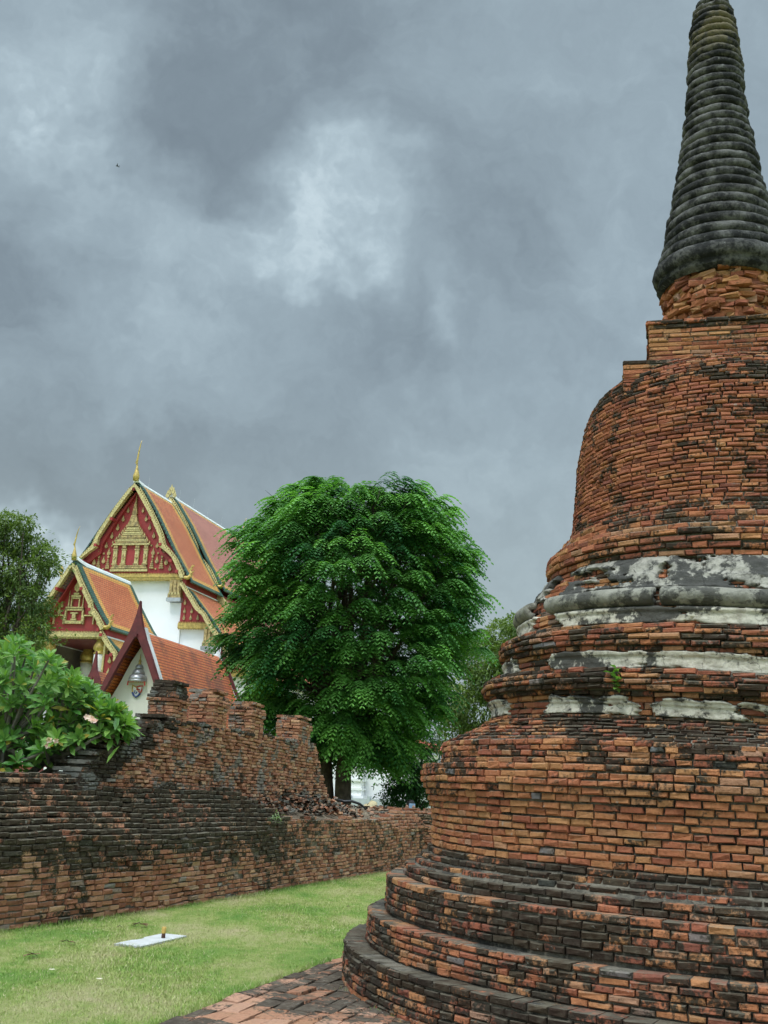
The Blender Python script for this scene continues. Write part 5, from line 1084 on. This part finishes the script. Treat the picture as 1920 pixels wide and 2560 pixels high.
def small_leaf_tree(name, label, cat, base, lobes, n_per, leaf, mat, trunk_r, seed_up=.1, twigs=0, bias=(.1, .9)):
    th_ = thing(name, label, cat, tuple(base)); P = []; D_ = []; B_ = []
    for (x, y, z, r_, *fl) in lobes:
        bb = RNG.uniform(*bias)
        for _ in range(int(n_per*r_*r_)):
            v = RNG.normal(0, 1, 3); v /= np.linalg.norm(v); rad = r_*RNG.uniform(.55, 1.08)
            P.append((x+v[0]*rad, y+v[1]*rad, z+v[2]*rad*.85)); D_.append(v+RNG.normal(0, .5, 3)+np.array([0, 0, -.3])); B_.append(bb*.7+.3*RNG.random()+.12*v[2])
    for _ in range(twigs):
        l = lobes[RNG.integers(len(lobes))]; v = RNG.normal(0, 1, 3); v /= np.linalg.norm(v); v[2] = abs(v[2])*.5; p0 = np.array(l[:3])+v*l[3]*.8; tl = RNG.uniform(.25, .6)
        for q in range(14): u = q/13; P.append(p0+v*u*tl+np.array([0, 0, -.25*u*u*tl])+RNG.normal(0, .025, 3)); D_.append(v+RNG.normal(0, .7, 3)); B_.append(.7)
    P = np.array(P); V, F, k = leaf_quads(P, np.array(D_), leaf*RNG.uniform(.7, 1.3, len(P)), leaf*.42, RNG.normal(0, .4, (len(P), 3))+[0, 0, 1])
    mk('crown', V, F, mat, th_, attr=leaf_attr(len(P), k, bias=np.array(B_)))
    mb = MB(); b = np.array(base, float); lc = np.mean([l[:3] for l in lobes], 0); fork = b+(lc-b)*.45
    mb.tube([b-np.array([0, 0, .1]), b+(fork-b)*.5+RNG.normal(0, .05, 3)*[1, 1, 0], fork, lc], [trunk_r, trunk_r*.85, trunk_r*.7, trunk_r*.35], 9)
    limbs(mb, fork, [l[:3] for l in lobes], trunk_r*.45, seg=6); mb.build('trunk', M_BARK, th_); return th_
def px_lobes(lst, Y, dy=1.0, extra=0):
    o = []
    for (px, py, rp) in lst:
        for _ in range(1+extra): q = at(px, py, Y+RNG.uniform(-dy, dy)); o.append((q[0], q[1], q[2], rp/FPX*Y))
    return o
L1 = px_lobes([(-30, 1330, 60), (30, 1345, 48), (75, 1370, 42), (110, 1390, 34), (0, 1420, 70), (70, 1440, 52), (125, 1420, 28), (20, 1500, 66), (85, 1500, 40), (40, 1570, 56), (90, 1570, 36), (105, 1530, 26), (70, 1610, 44), (-90, 1400, 80), (-100, 1520, 90), (-40, 1600, 80), (15, 1300, 26), (60, 1310, 24), (-170, 1450, 90)], 21.5, .7, 1)
bs = at(10, 1950, 21.5); small_leaf_tree('small_leaved_tree', 'dark olive tree with tiny leaves at the left edge beside the temple porch', 'tree', (bs[0]-.3, 21.5, 0), L1, 3700, .075, M_LEAF2, .13, twigs=230)
L2 = px_lobes([(1210, 1650, 70), (1255, 1590, 48), (1285, 1560, 30), (1240, 1700, 70), (1200, 1780, 80), (1280, 1640, 50), (1150, 1850, 60), (1320, 1620, 60), (1350, 1720, 90), (1130, 1750, 60)], 37, 1.2, 1)
bs = at(1230, 1950, 37.); small_leaf_tree('olive_tree', 'paler olive tree standing behind the big tree, against the left edge of the stupa', 'tree', (bs[0], 37, 0), L2, 1250, .14, M_LEAF2, .16, twigs=90, bias=(.4, .9))
L3 = px_lobes([(1000, 1910, 34), (1040, 1900, 36), (1020, 1950, 40), (985, 1965, 26), (1055, 1960, 34), (1010, 1990, 34), (1050, 2000, 30), (975, 2000, 20), (1085, 1930, 36), (1060, 1860, 34), (1110, 1980, 40)], 29.5, .5, 1)
bs = at(1030, 2010, 29.5); small_leaf_tree('leafy_shrub', 'dark green leafy shrub under the big tree beside the phone-holding visitor', 'shrub', (bs[0], 29.5, 0), L3, 3200, .085, M_LEAF3, .07, twigs=60)
L4 = px_lobes([(650, 1700, 30), (650, 1745, 34), (635, 1775, 26), (700, 1790, 40), (660, 1830, 44), (740, 1830, 40), (790, 1800, 60), (800, 1880, 40)], 31., .6, 1)
bs = at(680, 1990, 31.); small_leaf_tree('dark_bush', 'dark green bushy shrub rising behind the merlons of the ruined wall', 'shrub', (bs[0], 31, 0), L4, 1500, .10, M_LEAF3, .08, twigs=40)

# frangipani shrub behind the sloping wall end
fb_ = at(150, 1930, 14.8); frg = thing('frangipani_shrub', 'broad leafy frangipani shrub with long glossy leaves overhanging the sloping wall end', 'shrub', (fb_[0]-.6, 14.8, 0))
topx = [-450, -280, -150, -30, 32, 80, 130, 180, 220, 258, 296, 326]; topy = [1640, 1600, 1588, 1592, 1598, 1615, 1640, 1680, 1715, 1748, 1772, 1802]; boty = [1920, 1925, 1925, 1925, 1922, 1915, 1895, 1875, 1855, 1840, 1830, 1822]
C_l = []
while len(C_l) < 760:
    px = RNG.uniform(-440, 318); ty, by = np.interp(px, topx, topy)+12, np.interp(px, topx, boty)+6; py = ty+(by-ty)*RNG.random()**1.15; Y = RNG.uniform(13.5, 15.9)
    if px > 150: Y = RNG.uniform(13.9, 15.2)
    q = at(px, py, Y); s_ = (Y-15.5)/uw_t[1]
    if -3.9 < s_ and abs(q[0]-ux_(Y)+.2) < .42 and q[2] < utop(max(s_, -3.8))+.12: continue
    if q[0] > ux_(Y)+.45: continue
    C_l.append((q, (py-ty)/max(1, by-ty)))
PP = []; DD = []; LL = []; BB = []; UU = []
for (q, dep) in C_l:
    ax_ = np.array([RNG.normal(.15, .35), RNG.normal(-.45, .35), .75-.35*dep]); ax_ /= np.linalg.norm(ax_); e1 = np.cross(ax_, [0, 0, 1.]); e1 /= np.linalg.norm(e1); e2 = np.cross(ax_, e1); nl = RNG.integers(9, 15); tone = RNG.uniform(.1, .9)
    for k in range(nl):
        a = k*2.4+RNG.normal(0, .2); el = .25+.75*k/nl; d = (e1*math.cos(a)+e2*math.sin(a))*(1.05-.55*el)+ax_*(el*1.0); PP.append(q+ax_*.05*k/nl); DD.append(d); LL.append(RNG.uniform(.17, .27)*(1-.3*k/nl)); BB.append(tone*.8+.25*el); UU.append(ax_)
V, F, k = leaf_quads(np.array(PP), np.array(DD), np.array(LL), np.array(LL)*.30, np.array(UU), .16)
mk('leaves', V, F, M_PLUM, frg, attr=leaf_attr(len(PP), k, bias=np.array(BB)))
mb = MB(); root = np.array([fb_[0]-.6, 14.8, 0]); mb.tube([root, root+[0, 0, .9], root+[.1, -.1, 1.5]], [.12, .10, .08], 9)
root2 = root+np.array([-1.2, .3, 0]); mb.tube([root2, root2+[0, 0, .9], root2+[-.1, -.1, 1.5]], [.11, .09, .07], 9)
hubs = [root+np.array([x_, y_, z_]) for x_, y_, z_ in ((.5, -.3, 1.75), (-.3, .1, 1.95), (.9, .2, 1.9), (0, -.6, 1.9))]+[root2+np.array([x_, y_, z_]) for x_, y_, z_ in ((-.5, 0, 1.9), (.4, -.5, 1.9), (0, .3, 2.1))]
for i, h_ in enumerate(hubs): b0 = (root if i < 4 else root2)+np.array([0, 0, 1.3]); mb.tube([b0, (b0+h_)/2+RNG.normal(0, .05, 3), h_], [.07, .055, .045], 7)
for (q, dep) in C_l[::2]:
    h_ = min(hubs, key=lambda h: np.linalg.norm(h-q)); m_ = h_+(q-h_)*.6+np.array([0, 0, -.10])+RNG.normal(0, .04, 3); mb.tube([h_, m_, q], [.032, .022, .013], 6)
q1 = at(285, 1822, 14.0); mb.tube([hubs[0], at(180, 1880, 13.9), at(230, 1850, 13.9), q1], [.04, .025, .02, .014], 6); mb.build('branches', M_BRANCH, frg)
M_PINKL = leaf_mat('pink_white_petal', (.74, .40, .36), (.80, .66, .58), .2, .6)
for (px, py, n_) in ((226, 1800, 7), (126, 1858, 3), (148, 1845, 1)):
    q = at(px, py, 13.4); pts = []; ds = []; 
    for f_i in range(n_):
        c = q+RNG.normal(0, .03, 3); nrm = np.array([RNG.normal(0, .4), -1, RNG.normal(.3, .4)]); nrm /= np.linalg.norm(nrm); e1 = np.cross(nrm, [0, 0, 1.]); e2 = np.cross(nrm, e1)
        for a in np.arange(5)*1.2566: pts.append(c); ds.append(e1*math.cos(a)+e2*math.sin(a)+nrm*.3)
    V, F, k = leaf_quads(np.array(pts), np.array(ds), .042, .028, np.tile([0, -1., .2], (len(pts), 1)), 0.)
    mk('blossom_cluster', V, F, M_PINKL, frg, attr=leaf_attr(len(pts), k))
n = 26; q = at(285, 1822, 14.0); d = RNG.normal(0, 1, (n, 3))*[1, .8, .5]+[.9, -.3, -.05]
V, F, k = leaf_quads(np.tile(q, (n, 1))+RNG.normal(0, .08, (n, 3)), d, .25, .07, np.tile([0, 0, 1.], (n, 1)), .25); mk('leaves', V, F, M_PLUM, frg, attr=leaf_attr(n, k))
# small grass tuft on the lower wall and dry twigs on its top
gt = at(690, 2050, 16.9); tf = thing('weed_tuft', 'small pale green tuft growing from the stepped courses of the low mossy wall', 'weed', tuple(gt)); n = 26
d = RNG.normal(0, .7, (n, 3)); d[:, 2] = abs(d[:, 2])+.3; V, F, k = leaf_quads(np.tile(gt, (n, 1))+RNG.normal(0, .04, (n, 3)), d, .17, .014, np.tile([0, 0, 1.], (n, 1)), .5)
mk('blades', V, F, leaf_mat('pale_weed_blade', (.12, .20, .08), (.22, .30, .14)), tf, attr=leaf_attr(n, k))
mb = MB(); mb.tube([gt-np.array([0, 0, .04]), gt+np.array([0, 0, .08])], [.006, .003], 5); mb.build('stem', M_BRANCH, tf)
hp = [at(x, y, Y) for x, y, Y in ((846, 2000, 21.4), (862, 2004, 21.3), (880, 2003, 21.3), (900, 2010, 21.4), (915, 2022, 21.4))]
mb = MB(); mb.tube(hp, [.04, .05, .045, .04, .03], 8, flat=.6); tag(mb.build('rubber_hose', simple('black_rubber', (.012, .012, .016), .5, .3, 9), origin=hp[1], smooth=True), 'short length of thick black hose lying over the top of the earth bank', 'hose')

# ------------------------------------------------------------------ two visitors seated beyond the far wall
M_SKIN = simple('skin', (.42, .24, .16), .6, .06, 20); M_HAIR = simple('black_hair', (.012, .010, .009), .5, .2, 30); M_STRAW = simple('straw_hat_weave', (.66, .55, .33), .8, .1, 40); M_DARKC = simple('dark_shirt', (.02, .022, .03), .8, .2, 8); M_NAVY = simple('navy_shirt', (.02, .035, .12), .8, .2, 8); M_PHONE = simple('pale_blue_phone_case', (.25, .38, .52), .4, .05, 5); M_TROU = simple('grey_trousers', (.08, .08, .09), .9, .15, 8)
def skin_mesh(name, pts, edges, rad, mat, parent, root=0, sub=2):
    me = bpy.data.meshes.new(name); b = basef(parent); me.from_pydata([tuple(np.array(p)-b) for p in pts], edges, []); o = bpy.data.objects.new(name, me); link(o, parent); me.materials.append(mat)
    m_ = o.modifiers.new('skin', 'SKIN'); m_.use_smooth_shade = True
    for i, v in enumerate(me.skin_vertices[0].data): v.radius = (rad[i], rad[i]) if not isinstance(rad[i], tuple) else rad[i]; v.use_root = (i == root)
    s = o.modifiers.new('subdivision', 'SUBSURF'); s.levels = sub; s.render_levels = sub; BASE[o.name] = b; return o
def person(base, yaw, lean, label, hold, shirt):
    pr = thing('person', label, 'person', tuple(base)); c, s = math.cos(yaw), math.sin(yaw); B0 = np.array(base, float)
    def X(x, y, z): return B0+np.array([x*c-y*s, x*s+y*c, z])   # y forward
    st = .36; ly = lean
    pel = (0, 0, st+.09); che = (0, ly*.5, st+.42); nk = (0, ly*.8, st+.60); hd = (0, ly*1.0+.02, st+.72); J = [pel, (0, ly*.2, st+.25), che, nk, hd, (0, ly*1.0+.03, st+.80)]; Rr = [.13, .125, .14, .055, .085, .07]; E = [(0, 1), (1, 2), (2, 3), (3, 4), (4, 5)]
    for sg in (-1, 1):
        i = len(J); J += [(sg*.17, ly*.7, st+.54)]; Rr += [.055]; E += [(2, i)]
        el, ha = ((sg*.22, ly*.7+.22, st+.42), (sg*.10, ly*.7+.36, st+.64)) if hold else ((sg*.25, ly*.6+.12, st+.28), (sg*.12, ly*.6+.34, st+.16))
        J += [el, ha]; Rr += [.042, .030]; E += [(i, i+1), (i+1, i+2)]
        w_i = i+2
        for f in range(5):
            j = len(J); ex = -sg*.02 if hold else 0; dx = sg*(-.035+.017*f); l1 = (.035, .042, .046, .042, .032)[f]
            J += [(ha[0]+dx+ex, ha[1]+.02, ha[2]+.03+(0 if f else -.01)), (ha[0]+dx*.8+ex, ha[1]+.035, ha[2]+.03+l1), (ha[0]+dx*.5+ex, ha[1]+.02, ha[2]+.035+l1*1.5)]; Rr += [.010, .009, .008]; E += [(w_i, j), (j, j+1), (j+1, j+2)]
        k = len(J); J += [(sg*.10, .05, st+.07), (sg*.13, .42, st+.12), (sg*.13, .44, .10), (sg*.13, .58, .05)]; Rr += [.095, .065, .045, .04]; E += [(0, k), (k, k+1), (k+1, k+2), (k+2, k+3)]
    skin_mesh('body', [X(*q) for q in J], E, Rr, M_SKIN, pr)
    T_ = [0, 1, 2]; tp = [X(*J[i]) for i in T_]+[X(0, ly*.72, st+.56)]; te = [(0, 1), (1, 2), (2, 3)]; tr = [.145, .14, .155, .07]
    for sg in (-1, 1):
        i = len(tp); el = (sg*.22, ly*.7+.22, st+.42) if hold else (sg*.25, ly*.6+.12, st+.28); tp += [X(sg*.17, ly*.7, st+.54), X(*el)]; te += [(2, i), (i, i+1)]; tr += [.068, .055]
    skin_mesh('shirt', tp, te, tr, shirt, pr)
    tq = [X(*pel)]; te = []; tr = [.15]
    for sg in (-1, 1): i = len(tq); tq += [X(sg*.10, .05, st+.07), X(sg*.13, .42, st+.12), X(sg*.13, .44, .14)]; te += [(0, i), (i, i+1), (i+1, i+2)]; tr += [.11, .078, .06]
    skin_mesh('trousers', tq, te, tr, M_TROU, pr)
    mb = MB(); h0 = X(*hd)
    mb.lathe([(h0[2]-.06, .085), (h0[2]+.02, .100), (h0[2]+.08, .096), (h0[2]+.125, .07), (h0[2]+.145, .02)], X(0, hd[1]-.02, 0)*[1, 1, 0], 20); mb.build('hair', M_HAIR, pr, smooth=True)
    mb = MB(); f0 = X(0, hd[1]+.09, hd[2]); mb.tube([X(0, hd[1]+.085, hd[2]+.03), X(0, hd[1]+.115, hd[2]-.01), X(0, hd[1]+.09, hd[2]-.02)], [.008, .014, .006], 6); mb.build('nose', M_SKIN, pr, smooth=True)
    for sg in (-1, 1): mb = MB(); e_ = X(sg*.032, hd[1]+.088, hd[2]+.025); mb.lathe([(e_[2]-.008, .004), (e_[2], .011), (e_[2]+.008, .004)], e_*[1, 1, 0], 10); mb.build('eye', M_HAIR, pr, smooth=True); mb = MB(); e_ = X(sg*.095, hd[1]+.01, hd[2]+.005); mb.lathe([(e_[2]-.03, .006), (e_[2], .016), (e_[2]+.03, .008)], e_*[1, 1, 0], 8); mb.build('ear', M_SKIN, pr, smooth=True)
    mb = MB(); mb.tube([X(-.025, hd[1]+.088, hd[2]-.05), X(0, hd[1]+.094, hd[2]-.052), X(.025, hd[1]+.088, hd[2]-.05)], [.003, .006, .003], 6); mb.build('mouth', M_REDD, pr)
    return pr, X, hd, ly, st
b1 = at(905, 2010, 25.9); blk1 = (b1[0], 25.9, 0)
h1z = at(909, 2005, 25.9)[2]
zb = h1z-.36-.86
pr1, X1, hd1, ly1, st1 = person((b1[0], 25.9, zb), R(-80), .22, 'bending visitor in a cream straw hat and dark shirt behind the low far wall', False, M_DARKC)
hc = X1(*hd1); mb = MB(); mb.lathe([(hc[2]+.03, .21), (hc[2]+.045, .19), (hc[2]+.06, .12), (hc[2]+.12, .108), (hc[2]+.175, .075), (hc[2]+.19, .02)], hc*[1, 1, 0]+[0, -.02, 0], 24)
o = mb.build('straw_hat', M_STRAW, None, smooth=True, origin=tuple(hc)); o.rotation_euler = (R(16), R(14), 0); tag(o, 'cream wide-brimmed straw hat worn by the bending visitor behind the far wall', 'hat')
b2 = at(1030, 2012, 26.1); h2z = at(1030, 2002, 26.1)[2]; zb2 = h2z-.36-.84
pr2, X2, hd2, ly2, st2 = person((b2[0]-.02, 26.6, zb2), R(178), .05, 'visitor in a navy shirt holding up a pale blue phone beside the stupa edge', True, M_NAVY)
ph = X2(0, ly2*.7+.37, st2+.72); mb = MB(); mb.box(ph+np.array([.04, 0, 0]), .15, .012, .11); tag(mb.build('phone', M_PHONE, origin=tuple(ph), bevel=.006), 'pale blue phone held up sideways by the visitor in navy', 'phone')
for bp, lab, zz in (((b1[0], 25.9), 'low brick block the straw-hatted visitor sits on', zb+.36), ((b2[0]-.02, 26.6), 'low brick block the phone-holding visitor sits on', zb2+.36)):
    hh = max(.2, zz-.02); mb = MB(); mb.box((bp[0], bp[1], hh/2-.03), .5, .4, hh, m=0); mb.box((bp[0], bp[1], hh-.01), .56, .46, .04); tag(mb.build('seat_block', M_MORTAR, origin=(bp[0], bp[1], 0), bevel=.01), lab, 'block')
# bird
bp = at(293, 415, 70.); bd = thing('bird', 'tiny dark bird gliding alone in the cloudy sky', 'bird', tuple(bp)); M_BIRD = simple('dark_feathers', (.015, .017, .022), .7, .2, 30)
mb = MB(); mb.tube([bp+np.array([-.12, 0, 0]), bp+np.array([-.07, 0, .005]), bp, bp+np.array([.08, 0, -.005]), bp+np.array([.16, 0, 0])], [.006, .03, .04, .022, .008], 8); mb.build('body', M_BIRD, bd, smooth=True)
for sg in (-1, 1):
    mb = MB(); q = [(-.05, 0), (.05, 0), (.06, .16), (.12, .30), (.02, .19)]; mb.prism([bp+np.array([a, sg*b, .02+b*.1]) for a, b in q], [bp+np.array([a, sg*b, .028+b*.1]) for a, b in q]); mb.build('wing', M_BIRD, bd)
mb = MB(); q = [(.13, -.02), (.13, .02), (.22, .05), (.19, 0), (.22, -.05)]; mb.prism([bp+np.array([a, b, 0]) for a, b in q], [bp+np.array([a, b, .006]) for a, b in q]); mb.build('tail', M_BIRD, bd)
bpy.context.view_layer.update()
